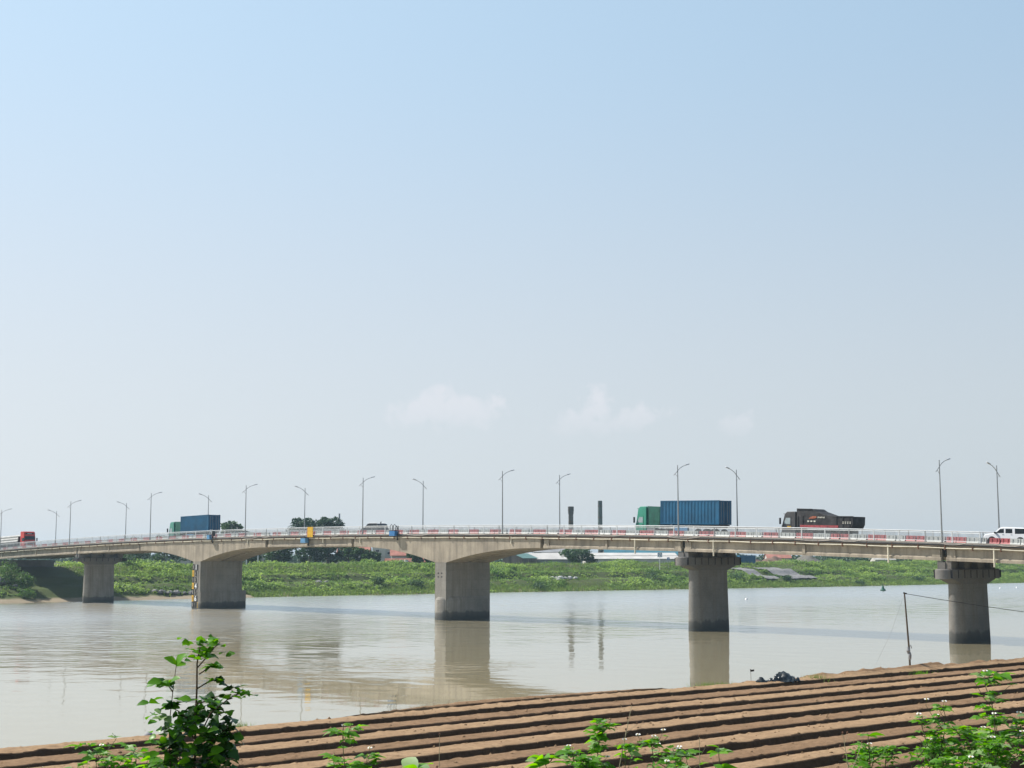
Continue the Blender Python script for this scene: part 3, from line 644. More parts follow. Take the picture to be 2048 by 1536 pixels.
# ---------------------------------------------------------------- vehicles (front towards -x, x along the deck)
def wheel(parent, x, y, r=.5, wdt=.3, z=None):
    wh = MB().lathe([(r*.62, -wdt/2), (r*.95, -wdt/2), (r, -wdt/2+.04), (r, wdt/2-.04), (r*.95, wdt/2), (r*.62, wdt/2)], n=20, axis='y').build('wheel', M['black'], parent, smooth=40)
    wh.location = (x, y, z if z is not None else r)
    MB().lathe([(r*.6, -wdt/2+.03), (r*.25, -wdt/2+.08), (r*.25, wdt/2-.08), (r*.6, wdt/2-.03)], n=16, axis='y').build('rim', M['steel'], wh)
    return wh
def slope_rot(bx): return (0, -math.atan(-2*.42*bx/49.5**2), ROT)
def place(o, bx, t):
    o.location = W(bx, t, float(road(bx))+.0); o.rotation_euler = slope_rot(bx)
def lorry_cab(parent, x0, y0, wd, mat, h=3.05, base=.55, ln=1.95, roof=True, pale=False, ws=None):
    a = x0
    side = [(a+.02, base), (a+ln, base), (a+ln, h-.06), (a+ln-.25, h), (a+.75, h-.02), (a+.42, h-.3), (a+.13, 1.75), (a, 1.5)]
    cab = MB().prism(side[::1], y0, y0+wd).build('cab', mat, parent, bevel=.06)
    w0, w1 = ws or (1.78, h-.42); fx = lambda q: a+.112+.28*(q-1.75)/(h-.3-1.75)-.012
    MB().add([(fx(w0), y0+.12, w0), (fx(w0), y0+wd-.12, w0), (fx(w1), y0+wd-.16, w1), (fx(w1), y0+.16, w1)], [(0, 1, 2, 3)]).build('windscreen', M['glass'], cab)
    for yy, s in ((y0, -1), (y0+wd, 1)):
        f = [(0, 1, 2, 3, 4)] if s < 0 else [(4, 3, 2, 1, 0)]
        MB().add([(a+.36, yy+s*.008, 1.72), (a+1.2, yy+s*.008, 1.72), (a+1.2, yy+s*.008, 2.42), (a+.62, yy+s*.008, 2.42), (a+.40, yy+s*.008, 1.95)], f).build('side_window', M['glass_pale'] if pale or s < 0 else M['glass'], cab)
        dr = MB(); dr.box((a+1.32, yy+s*.004, 1.65), (.03, .02, 1.7)); dr.box((a+.3, yy+s*.004, 1.2), (.03, .02, .9)); dr.build('door_gap', M['dark'], cab)
        MB().box((a+1.15, yy+s*.02, 1.5), (.16, .03, .05)).build('door_handle', M['black'], cab)
        MB().box((a-.06, yy+s*.18, 2.05), (.12, .22, .72)).build('mirror', M['black'], cab)
        MB().box((a+.02, yy-s*.35, .85), (.06, .42, .2)).build('headlight', M['glass_pale'], cab)
    MB().box((a-.03, y0+wd/2, .62), (.12, wd-.05, .36)).build('bumper', M['dump'], cab)
    MB().box((a+.0, y0+wd/2, 1.3), (.05, wd*.7, .22)).build('grille', M['black'], cab)
    MB().box((a+.28, y0+wd/2, h-.28), (.28, wd*.85, .05)).build('sun_visor', M['black'], cab)
    return cab
def corrugated(x0, x1, y0, y1, z0, z1, pitch, dep=.05):
    mb = MB(); xs = []; n = int((x1-x0-.3)/pitch)
    for k in range(n):
        a = x0+.15+k*pitch; xs += [(a, 0), (a+pitch*.35, 0), (a+pitch*.5, dep), (a+pitch*.85, dep)]
    xs = [(x0+.15, 0)]+xs+[(x1-.15, 0)]
    for yy, s in ((y0, 1), (y1, -1)):
        vs = [(x, yy+s*(.02+d), z) for x, d in xs for z in (z0+.12, z1-.1)]
        fs = [(2*i, 2*i+2, 2*i+3, 2*i+1) if s > 0 else (2*i+1, 2*i+3, 2*i+2, 2*i) for i in range(len(xs)-1)]
        mb.add(vs, fs)
    mb.box(((x0+x1)/2, (y0+y1)/2, (z0+z1)/2), (x1-x0-.06, y1-y0-2*dep-.06, z1-z0-.06))
    return mb
def container(name, x0, ln, label, z0=1.52, h=2.9, wd=2.44, y0=-1.22, plain=False):
    o = empty(name, label=label, cat='container', group='blue containers on lorries')
    corrugated(x0, x0+ln, y0, y0+wd, z0, z0+h, .5 if not plain else .28, .04 if not plain else .025).build('side_wall', M['blue_box'], o)
    fr_ = MB()
    for y in (y0, y0+wd):
        s = .06 if y == y0 else -.06
        fr_.box((x0+ln/2, y+s, z0+.07), (ln-.3, .12, .14)); fr_.box((x0+ln/2, y+s, z0+h-.06), (ln-.3, .12, .12))
        for x in (x0+.075, x0+ln-.075): fr_.box((x, y+s, z0+h/2), (.15, .13, h))
    fr_.build('corner_frame', M['blue_box'], o)
    dr = MB()
    for k in (-.6, .6): dr.box((x0+ln-.02, y0+wd/2+k, z0+h/2), (.05, 1.08, h-.3))
    d = dr.build('door', M['blue_box'], o)
    lb = MB()
    for k in (-.85, -.35, .35, .85): lb.tube([(x0+ln+.035, y0+wd/2+k, z0+.2), (x0+ln+.035, y0+wd/2+k, z0+h-.2)], .022, 6)
    lb.build('lock_bar', M['steel'], d)
    return o
def tractor(label, bx, t, paint, ln, cont_label, h=3.62, cl=9.0, gap=4.6, plain=False):
    o = empty('container_lorry', label=label, cat='lorry', group='container lorries')
    cab = lorry_cab(o, 0, -1.22, 2.44, paint, h, .6, 1.75)
    fa = MB(); fa.prism([(1.78, 1.1), (gap-.25, 1.1), (gap-.25, h-.05), (1.9, h+.02), (1.78, h-.1)], -1.05, -.98); fa.prism([(1.78, 1.1), (gap-.25, 1.1), (gap-.25, h-.05), (1.9, h+.02), (1.78, h-.1)], .98, 1.05)
    fa.box((2.4, 0, 1.9), (1.0, 1.9, 1.5)); fa.build('fairing', M['green_dark'], o)
    ch = MB(); ch.box((gap+cl/2, -.45, 1.32), (cl-.1, .2, .38)); ch.box((gap+cl/2, .45, 1.32), (cl-.1, .2, .38)); ch.box((2.9, 0, .85), (4.6, .9, .3))
    for x in np.linspace(gap+.3, gap+cl-.3, 7): ch.box((x, 0, 1.40), (.15, 2.3, .2))
    ch.build('chassis', M['black'], o)
    MB().box((gap+cl*.36, -1.05, .85), (2.0, .35, .7)).build('side_box', M['blue_pale'], o)
    MB().box((gap-1.6, -1.0, .75), (1.1, .4, .55)).build('fuel_tank', M['steel'], o)
    for y in (-1.0, 1.0):
        for x in (1.2, 3.6, 4.85, gap+cl-3.3, gap+cl-2.1, gap+cl-.9): wheel(o, x, y, .5, .34)
    place(o, bx, t)
    c = container('shipping_container', gap, cl, cont_label, plain=plain, h=2.9); place(c, bx, t)
    return o
tractor('green cabbed lorry hauling the larger blue container above a round river pier', 59.35, 8.15, M['green_paint'], 13, 'large ribbed blue shipping container on the lorry nearer the middle of the bridge', h=3.75, gap=4.05, cl=9.05)
tractor('small pale green cabbed lorry with a blue box climbing the left of the bridge', -51.7, 8.15, M['teal_paint'], 13, 'smooth looking blue shipping container on the farther lorry beside the round tree', h=3.55, gap=4.0, cl=9.1, plain=True)

D = empty('dump_truck', label='black dump truck with humped tarpaulin and red side stripe right of the blue container', cat='truck')
lorry_cab(D, 0, -1.22, 2.44, M['dump'], 3.15, .6, 1.9, pale=True)
bed = MB().prism([(2.1, 1.32), (10.6, 1.2), (10.95, 1.75), (11.0, 2.62), (8.1, 2.66), (6.9, 2.72), (6.0, 2.95), (5.2, 3.15), (4.7, 3.40), (4.5, 3.45), (2.1, 3.5)], -1.22, 1.22).build('dump_bed', M['dump_bed'], D, bevel=.05)
rb = MB()
for x in (2.35, 3.1, 8.4, 9.4, 10.4): rb.box((x, -1.235, 2.0), (.12, .06, 1.2))
rb.box((9.7, -1.24, 2.62), (2.6, .08, .1)); rb.box((3.4, -1.24, 3.42), (2.4, .08, .1)); rb.build('bed_rib', M['black'], bed)
MB().box((5.7, -1.25, 1.50), (6.0, .05, .26)).build('red_stripe', M['red_stripe'], bed)
e_ = MB(); e_.add([(4.05, -1.262, 2.36), (4.2, -1.262, 2.32), (5.1, -1.262, 2.38), (5.35, -1.262, 2.5), (5.25, -1.262, 2.62), (4.8, -1.262, 2.66), (4.3, -1.262, 2.52)], [tuple(range(7))]); e_.build('emblem', M['orange'], bed)
lt = MB()
for k in range(7): lt.box((5.55+k*.16, -1.258, 2.5+.03*math.sin(k*2.1)), (.11, .02, .12+.06*(k % 3 == 0)))
for k in range(3): lt.box((4.0+k*.5, -1.258, 2.06), (.3, .02, .16))
for k in range(4):
    x = 9.45+k*.36; lt.box((x, -1.262, 1.95), (.05, .02, .26)); lt.box((x, -1.2605, 2.02), (.22, .02, .05)); lt.box((x, -1.2635, 1.86), (.18, .02, .05))
lt.build('side_lettering', M['cream'], bed)
MB().box((1.05, -1.235, 1.42), (.5, .02, .14)).build('door_lettering', M['yellow'], D)
ch = MB(); ch.box((5.5, 0, .95), (10, .9, .4)); ch.box((4.2, -1.0, .75), (1.1, .4, .5)); ch.build('chassis', M['black'], D)
for y in (-1.0, 1.0):
    for x in (1.15, 3.0, 7.2, 8.55): wheel(D, x, y, .52, .34)
mf = MB()
for y in (-1.0, 1.0):
    for x in (7.2, 8.55): mf.box((x, y, 1.09), (1.0, .4, .05))
mf.build('mudguard', M['steel'], D)
for o in [D]+list(D.children_recursive):
    if o.name.startswith(('wheel', 'rim', 'cab', 'windscreen', 'side_w', 'door', 'mirror', 'head', 'bump', 'grille', 'sun', 'dump_truck')): continue
    for v in o.data.vertices:
        if v.co.x > 1.9: v.co.x = 1.9+(v.co.x-1.9)*.835
for o in D.children:
    if o.name.startswith('wheel') and o.location.x > 1.9: o.location.x = 1.9+(o.location.x-1.9)*.835
place(D, 81.35, 8.15)

# red lorry coming the other way with a load of long pipes (front towards +x)
Rl = empty('pipe_lorry', label='red cabbed lorry carrying long pale pipes at the far left of the bridge', cat='lorry')
cab = lorry_cab(Rl, 0, -1.22, 2.44, M['red_paint'], 3.75, .6, 1.9, ws=(2.05, 2.78))
lg = MB().box((.42, 0, 3.28), (.12, 1.7, .22)); lg.build('roof_board', M['glass'], Rl)
MB().box((.352, 0, 3.28), (.02, .95, .12)).build('roof_lettering', M['white'], Rl)
ch = MB(); ch.box((8.5, 0, 1.1), (13, 1.0, .4)); ch.box((9.2, 0, 1.42), (12.4, 2.4, .16)); ch.box((2.9, 0, 2.1), (.15, 2.4, 1.4)); ch.build('flatbed', M['black'], Rl)
for y in (-1.0, 1.0):
    for x in (1.15, 3.4, 4.6, 11.6, 12.8, 14.0): wheel(Rl, x, y, .5, .34)
bxr = -99.8
Rl.location = W(bxr, 3.9, float(road(bxr))); Rl.rotation_euler = (0, math.atan(-2*.42*bxr/49.5**2), ROT+math.pi)
PL = [('top', (0, .33, 2.42)), ('a', (0, -.5, 2.12)), ('b', (0, .95, 1.82)), ('c', (0, .2, 1.85)), ('d', (0, -.75, 1.76))]
pm_ = None
for k, (y, z, r_) in enumerate(((.95, 1.82, .3), (.32, 1.82, .3), (-.32, 1.82, .3), (-.95, 1.82, .3), (.64, 2.36, .3), (0, 2.36, .3), (-.64, 2.36, .3), (.3, 2.9, .3), (-.3, 2.9, .3))):
    if pm_ is None:
        mb = MB(); n = 16
        mb.lathe([(r_, 0), (r_, 12), (r_-.04, 12), (r_-.04, 0)], n=n); mb.v = [(v[2], v[0], v[1]) for v in mb.v]
        pm_ = mb.build('steel_pipe', M['pipe_pale'] if 'pipe_pale' in M else M['white_plastic'], None, smooth=40); o = pm_
    else: o = pm_.copy(); COL.objects.link(o)
    mloc = Matrix.Translation(Rl.location) @ Rl.rotation_euler.to_matrix().to_4x4() @ Matrix.Translation((3.2, y, z-.015))
    o.matrix_world = mloc
    tag(o, 'long pale round pipe in the load behind the red cab', 'pipe', 'pipes on the red lorry')

def car(name, label, cat, prof, wins, wd, paint, wheels, r=.36, extra=None):
    o = empty(name, label=label, cat=cat)
    body = MB().prism(prof, -wd/2, wd/2).build('body', paint, o, bevel=.07)
    for wn_, poly in wins:
        n = len(poly)
        for s in (-1, 1):
            y = s*(wd/2+.006); f = [tuple(range(n))] if s < 0 else [tuple(range(n-1, -1, -1))]
            MB().add([(p[0], y, p[1]) for p in poly], f).build('side_window', M['glass'], o)
    for x in wheels:
        for s in (-1, 1):
            wheel(o, x, s*(wd/2-.11), r, .24)
            a = MB(); a.lathe([(r+.09, -.012), (r+.09, .012)], n=20, axis='y'); w_ = a.build('wheel_arch', M['black'], o); w_.location = (x, s*(wd/2+.0), r+.02)
    for s in (-1, 1):
        MB().box((prof[0][0]+.12, s*(wd/2-.3), .78), (.12, .36, .16)).build('headlight', M['glass_pale'], o)
        MB().box((extra['mir'], s*(wd/2+.1), extra['mz']), (.16, .2, .16)).build('mirror', M['black'], o)
    return o
S = car('family_car', 'dark grey family car with a silver roof edge driving past the leaning street lamp', 'car',
        [(0, .35), (4.75, .35), (4.8, .9), (4.62, 1.15), (4.35, 1.62), (3.9, 1.74), (2.2, 1.76), (1.75, 1.68), (.95, 1.12), (.15, .92), (0, .7)],
        [('f', [(1.2, 1.14), (2.25, 1.14), (2.25, 1.6), (1.78, 1.58)]), ('r', [(2.35, 1.14), (3.3, 1.14), (3.3, 1.6), (2.35, 1.6)]), ('q', [(3.4, 1.14), (4.2, 1.14), (4.1, 1.55), (3.4, 1.6)])], 1.85, M['suv'], (.9, 3.75), extra=dict(mir=1.15, mz=1.14))
MB().add([(1.0, -.78, 1.15), (1.0, .78, 1.15), (1.74, .7, 1.68), (1.74, -.7, 1.68)], [(0, 1, 2, 3)]).build('windscreen', M['glass_pale'], S).location = (-.02, 0, .02)
sr = MB()
for y in (-.8, .8): sr.tube([(1.9, y, 1.78), (3.9, y, 1.79)], .03, 6)
sr.build('roof_rail', M['lamp'], S)
MB().prism([(3.75, 1.745), (4.0, 1.73), (4.02, 2.0), (3.96, 2.0)], -.03, .03).build('antenna', M['black'], S)
place(S, 3.4, 8.2); S.scale = (1, 1, 1.1)
Pk = car('pickup_truck', 'white double cab pickup with a canopy at the right edge of the bridge', 'pickup',
         [(0, .45), (5.2, .45), (5.25, .95), (5.2, 1.78), (3.6, 1.80), (3.3, 1.84), (2.1, 1.84), (1.75, 1.74), (1.15, 1.2), (.2, 1.05), (0, .85)],
         [('f', [(1.4, 1.22), (2.25, 1.22), (2.25, 1.66), (1.85, 1.62)]), ('r', [(2.42, 1.22), (3.15, 1.22), (3.15, 1.66), (2.42, 1.66)]), ('c', [(3.42, 1.18), (4.9, 1.2), (4.9, 1.7), (3.42, 1.7)])], 1.85, M['white_paint'], (.95, 4.0), .38, extra=dict(mir=1.35, mz=1.24))
MB().add([(1.2, -.78, 1.22), (1.2, .78, 1.22), (1.74, .7, 1.73), (1.74, -.7, 1.73)], [(0, 1, 2, 3)]).build('windscreen', M['glass'], Pk).location = (-.02, 0, .02)
for s in (-1, 1):
    for x in (2.15, 3.05): MB().box((x, s*.935, 1.08), (.18, .03, .04)).build('door_handle', M['steel'], Pk)
place(Pk, 105.9, 8.2)

# ---------------------------------------------------------------- navigation board and hung boxes on the near railing
NB = empty('navigation_board', W(1.0, -.35, 0), ROT, 'yellow square board hung on the near railing at midspan', 'sign')
z = float(zd(0)); q_ = MB().box((0, 0, z+.38), (1.35, .06, 1.55)); q_.build('panel', M['yellow'], NB)
MB().box((-.78, .1, z+.30), (.14, .1, 1.3)).build('side_frame', M['orange'], NB)
MB().tube([(.6, .05, z+1.16), (.6, .4, z+1.16)], .03, 6).build('bracket', M['rust'], NB)
def hung_box(bx, lab, frame, mat):
    o = empty('hung_box', W(bx, -.55, 0), ROT, lab, 'box'); z = float(zd(bx))
    MB().box((0, 0, z-.12 if frame == 0 else z+.02), (1.25, .6, .75)).build('box_body', mat, o, bevel=.04)
    MB().box((0, 0, (z-.12 if frame == 0 else z+.02)+.40), (1.3, .64, .06)).build('lid', M['dark'], o)
    MB().box((.45, .38, z-.35), (.16, .16, 1.2)).build('hanger', M['dark'], o)
    return o
hung_box(-.1, 'pale blue box hanging below the yellow board', 0, M['blue_pale']).location = W(-.1, -.6, -.75)
b2 = hung_box(20.9, 'blue box with black hoops hung on the railing right of the dark car', 1, M['blue'])
z = float(zd(20.9)); fr_ = MB()
for x in (-.35, .35): fr_.tube([(x-.38, 0, z+.5), (x-.38, 0, z+1.1), (x-.1, 0, z+1.28), (x+.18, 0, z+1.05), (x+.1, 0, z+.45)], .045, 6)
fr_.tube([(.75, .1, z-.3), (.95, .1, z+.3), (.85, .1, z+1.1)], .05, 6); fr_.tube([(.5, .1, z+1.1), (1.15, .1, z+.1)], .05, 6); fr_.build('hoop', M['black'], b2)
b3 = hung_box(-26.5, 'pale grey blue box with a white zigzag frame hung near the smaller blue container', 1, M['blue_pale'])
z = float(zd(-26.5)); MB().tube([(.35, -.1, z+.55), (.4, -.1, z+1.25), (.85, -.1, z+.6), (.95, -.1, z+1.25)], .06, 6).build('zigzag_frame', M['white'], b3)
MB().box((.95, .2, z+.55), (.4, .3, .8)).build('dark_cover', M['dark'], b3)
for o in b3.children:
    if o.name.startswith(('box_body', 'lid')): o.scale = (.66, .8, 1)

# ---------------------------------------------------------------- leaves and trees
def leaf_quads(P, S, rng, up=.35, aspect=.7):
    """P (n,3) places, S (n,) sizes -> one bent card of leaves at each"""
    n = len(P); nv = rng.normal(size=(n, 3)); nv /= np.linalg.norm(nv, axis=1)[:, None]; nv[:, 2] = np.abs(nv[:, 2])+up; nv /= np.linalg.norm(nv, axis=1)[:, None]
    a = np.cross(nv, rng.normal(size=(n, 3))); a /= np.linalg.norm(a, axis=1)[:, None]; b = np.cross(nv, a)
    s = S[:, None]; w_ = s*aspect*rng.uniform(.6, 1.1, (n, 1))
    p0 = P-a*s; p1 = P+b*w_*.9-nv*s*.18; p2 = P+a*s*rng.uniform(.7, 1.1, (n, 1)); p3 = P-b*w_-nv*s*.12
    V = np.stack([p0, p1, p2, p3], 1).reshape(-1, 3); F = np.arange(4*n).reshape(n, 4)
    return V, F
def blob_points(n, c, r, rng, shell=.55):
    d = rng.normal(size=(n, 3)); d /= np.linalg.norm(d, axis=1)[:, None]
    return np.asarray(c)+d*np.asarray(r)*(rng.uniform(shell, 1, (n, 1))**.6)
def tree(base, h, wd, label, mat, seed, nleaf=1800, ls=.45, trunk=.3, low=.25, group='trees on the far bank', name='tree', clumps=16, flat=.6):
    rng = np.random.default_rng(seed); rr = random.Random(seed)
    o = empty(name, base, rng.uniform(0, 6), label, 'tree', group)
    mb = MB(); top = h*.72
    trunk_p = [(0, 0, -.6), (rr.uniform(-.1, .1), rr.uniform(-.1, .1), h*.2), (rr.uniform(-.3, .3), rr.uniform(-.3, .3), h*.45), (rr.uniform(-.4, .4), rr.uniform(-.4, .4), top)]
    r0 = trunk*h/10; mb.tube(trunk_p, [r0, r0*.75, r0*.5, r0*.18], 7)
    cs = []
    for k in range(clumps):
        an = k*2.4+rr.uniform(-.4, .4); u = (k+.5)/clumps; zz_ = h*(low+(1-low)*(.12+.80*u**.8)); rad = wd/2*math.sqrt(max(.05, 1-abs(2*u-.85)**2.2/1.6))*rr.uniform(.45, .95)
        c = (math.cos(an)*rad, math.sin(an)*rad, zz_); cs.append(c)
        f = min(1, zz_/h*.8); st = (trunk_p[1][0]*f, trunk_p[1][1]*f, max(h*.15, zz_*.62))
        mb.tube([st, ((st[0]+c[0])/2, (st[1]+c[1])/2, (st[2]+c[2])/2+.03*h), c], [r0*.35, r0*.22, r0*.06], 5)
    mb.build('trunk', M['bark'], o)
    P = []; per = nleaf//clumps
    for c in cs:
        r = wd*rr.uniform(.15, .26); P.append(blob_points(per, c, (r, r, r*flat), rng, .3))
    P = np.concatenate(P); S = rng.uniform(.6, 1.25, len(P))*ls
    V, F = leaf_quads(P, S, rng); np_mesh('crown', V, F, mat, o)
    return o
def gz(bx, t): return float(far_z(np.array([bx]), np.array([t]))[0])
def at(X, Y):
    dx, dy = X-P0[0], Y-P0[1]; return dx*E1[0]+dy*E1[1], dx*E2[0]+dy*E2[1]
def G(X, Y): return (X, Y, gz(*at(X, Y))-.1)

# bank cover: low bushes and tall grass too many to count
rng = np.random.default_rng(5)
def scatter(n, u0, u1, t0, t1, seed):
    r = np.random.default_rng(seed); t = r.uniform(t0, t1, n); u = r.uniform(u0, u1, n); b_ = shore(t)-u*bankw(t)/23
    return b_, t, u
cb, ct, cu_ = scatter(8500, 2.6, 34, -75, 440, 21)
dens = vnoise(cb, ct, 9, 31)+.6*vnoise(cb, ct, 3.5, 32)
bare = ((ct > 211.5) & (ct < 220.5) & (cu_ > 6) & (cu_ < 20)) | ((ct > 222) & (ct < 233.5) & (cu_ > 6) & (cu_ < 20)) | ((ct > 64) & (ct < 84) & (cu_ > 7) & (cu_ < 13)) | ((ct < 45) & (cu_ < 4.2)) | ((ct > -9) & (ct < 17) & (cb < -93))
under = (ct > -1.5) & (ct < 13.5) & (cb > -108)
keep = (dens > -.42) & ~bare & ~under; cb, ct, cu_, dens = cb[keep], ct[keep], cu_[keep], dens[keep]
cz = far_z(cb, ct); big = np.clip(.6+dens*2.0, .25, 2.3)*rng.uniform(.7, 1.25, len(cb))
P = []; S = []
for k in range(44):
    d = rng.normal(size=(len(cb), 3)); d /= np.linalg.norm(d, axis=1)[:, None]; d[:, 2] = np.abs(d[:, 2])
    q = np.stack([cb, ct, cz], 1)+d*np.stack([big*1.1, big*1.1, big*1.0], 1)*rng.uniform(.5, 1, (len(cb), 1)); P.append(q); S.append(rng.uniform(.14, .34, len(cb))*np.clip(big, .6, 1.2))
lb_, lt_, lu_ = scatter(7000, 3.0, 24, -75, 440, 24)
ok = ~(((lt_ > 211.5) & (lt_ < 220.5) & (lu_ > 6) & (lu_ < 19)) | ((lt_ > 222) & (lt_ < 233.5) & (lu_ > 6) & (lu_ < 19)) | ((lt_ > -1.5) & (lt_ < 13.5)) | ((lt_ < 45) & (lu_ < 4.2)))
lb_, lt_ = lb_[ok], lt_[ok]; lz_ = far_z(lb_, lt_); lr_ = rng.uniform(.25, .7, len(lb_))
for k in range(20):
    d = rng.normal(size=(len(lb_), 3)); d /= np.linalg.norm(d, axis=1)[:, None]; d[:, 2] = np.abs(d[:, 2])
    P.append(np.stack([lb_, lt_, lz_], 1)+d*np.stack([lr_*1.3, lr_*1.3, lr_*.8], 1)*rng.uniform(.4, 1, (len(lb_), 1))); S.append(rng.uniform(.13, .28, len(lb_)))
wb_, wt_, wu_ = scatter(420, -.6, 2.2, 48, 440, 25); wz_ = far_z(wb_, wt_); wr_ = rng.uniform(.35, 1.1, len(wb_))
for k in range(36):
    d = rng.normal(size=(len(wb_), 3)); d /= np.linalg.norm(d, axis=1)[:, None]; d[:, 2] = np.abs(d[:, 2])
    P.append(np.stack([wb_, wt_, wz_], 1)+d*np.stack([wr_*1.4, wr_*1.4, wr_], 1)*rng.uniform(.4, 1, (len(wb_), 1))); S.append(rng.uniform(.13, .28, len(wb_)))
P = WN(np.concatenate(P)); S = np.concatenate(S)
V, F = leaf_quads(P, S, rng, .5)
tag(np_mesh('bank_vegetation', V, F, M['bank']), 'thick green creepers and low bushes covering the far river bank', kind='stuff')
gb, gt, gu = scatter(42000, -.6, 5.0, -60, 440, 22)
ok = ~(gt < 46); gb, gt = gb[ok], gt[ok]
gb2, gt2, gu2 = scatter(16000, 17, 27, -60, 440, 23); gb, gt = np.concatenate([gb, gb2]), np.concatenate([gt, gt2])
db, dt_, du = scatter(26000, 3, 22, -60, 440, 26); dk = (vnoise(db, dt_, 11, 35)+.5*vnoise(db, dt_, 4, 36)) > .2; gb, gt = np.concatenate([gb, db[dk]]), np.concatenate([gt, dt_[dk]])
okb = ~((gt > -1.5) & (gt < 13.5)); gb, gt = gb[okb], gt[okb]
gzv = far_z(gb, gt); hh = rng.uniform(.4, 1.0, len(gb)); an = rng.uniform(0, 6.28, len(gb)); lx, ly = np.cos(an), np.sin(an)
p0 = np.stack([gb-lx*.14, gt-ly*.14, gzv-.3], 1); p1 = np.stack([gb+lx*.14, gt+ly*.14, gzv-.3], 1); p2 = np.stack([gb+rng.normal(0, .2, len(gb)), gt+rng.normal(0, .2, len(gb)), gzv+hh], 1)
V = WN(np.stack([p0, p1, p2], 1).reshape(-1, 3)); F = np.arange(len(V)).reshape(-1, 3)
tag(np_mesh('bank_grass', V, F, M['reed']), 'yellowish grass and reeds along the far waterline and bank top', kind='stuff')

# single bushes one can tell apart on the bank
def bush(name, loc, r, h, label, mat, seed, n=700, ls=.2, group='bushes on the far bank', flat=1):
    rg = np.random.default_rng(seed); rr = random.Random(seed); P = []
    for k in range(7):
        a = rr.uniform(0, 6.28); q = rr.uniform(0, .6)*r; P.append(blob_points(n//7, (loc[0]+math.cos(a)*q, loc[1]+math.sin(a)*q, loc[2]+h*rr.uniform(.25, .62)), (r*.55, r*.55, h*.4), rg, .3))
    P = np.concatenate(P); P[:, 2] = np.maximum(P[:, 2], loc[2]); V, F = leaf_quads(P, rg.uniform(.6, 1.2, len(P))*ls, rg)
    st = MB()
    o = np_mesh(name, V, F, mat); return tag(o, label, 'bush', group)
BU = [(*W(-94.0, -3.6, 0)[:2], 4.2, 4.6, 'large rounded green bush on the far bank at the left picture edge', 'bush'), (*W(-89.5, -1.8, 0)[:2], 3.0, 3.3, 'rounded bush by the water just left of the shaded abutment', 'bush'), (*W(-85.5, -3.0, 0)[:2], 2.2, 2.2, 'low bush at the sandy water edge left of the leftmost pier', 'bush'),
      (-84.5, 315, 2.6, 3.4, 'small dark tree-like bush behind the leftmost pier', 'tree_mid'), (-61, 303, 2.4, 1.9, 'dark bush between the rocks and the pier with the painted gauge', 'tree_mid'), (-31.5, 338, 2.6, 2.0, 'dark green bush low on the bank right of the gauge pier', 'tree_mid'),
      (-23, 344, 2.4, 1.8, 'dark bush at the water just left of the middle pier with four holes', 'tree_mid'), (6.5, 361, 3.0, 2.3, 'dark clump low on the bank right of the middle pier', 'tree_mid'), (38.5, 392, 3.4, 2.6, 'dark bush low on the bank left of the round pier under the container', 'tree_mid'),
      (64, 408, 3.4, 2.6, 'dark bush at the water right of the round pier under the container', 'tree_mid'), (80.0, 418, 2.4, 2.3, 'dark bush between the two stone bank slabs', 'tree_mid'), (104, 430, 3.0, 1.8, 'dark bush below the bank path right of the stone slabs', 'tree_mid'),
      (129, 455, 3.6, 2.0, 'dark bush left of the rightmost pier on the far shore', 'tree_mid'), (152, 470, 3.6, 2.2, 'dark bush right of the rightmost pier on the far shore', 'tree_mid')]
for i, (x, y, r, h, lb, mt) in enumerate(BU): bush('bush', G(x, y), r, h, lb, M[mt], 100+i, 900 if i < 2 else 500, .26 if i < 2 else .22)

# trees behind the bank
T = tree
T(G(-56.0, 388), 12.9, 11, 'tall dark spreading tree whose crown shows above the bridge left of the yellow board', M['tree_dark'], 1, 2600, .5, clumps=22, low=.3)
T(G(-50.2, 391), 13.4, 8.0, 'tall dark spreading tree whose crown shows above the bridge right of the yellow board', M['tree_dark'], 2, 2400, .5, clumps=20, low=.3)
T(G(-78.6, 400), 12.6, 6.2, 'round crowned tree showing above the bridge right of the smaller blue container', M['tree_mid'], 3, 1800, .5)
T(G(-74.5, 402), 10.2, 4.2, 'low round tree top just right of the taller round tree', M['tree_mid'], 4, 1100, .5)
T(G(19.2, 420), 4.9, 8.6, 'spreading tree standing alone in front of the long pale sheds', M['tree_mid'], 5, 2400, .36, low=.1, clumps=18)
T(G(23.2, 421), 2.2, 3.6, 'low shrub at the right foot of the lone tree by the sheds', M['tree_dark'], 6, 500, .3, low=.05)
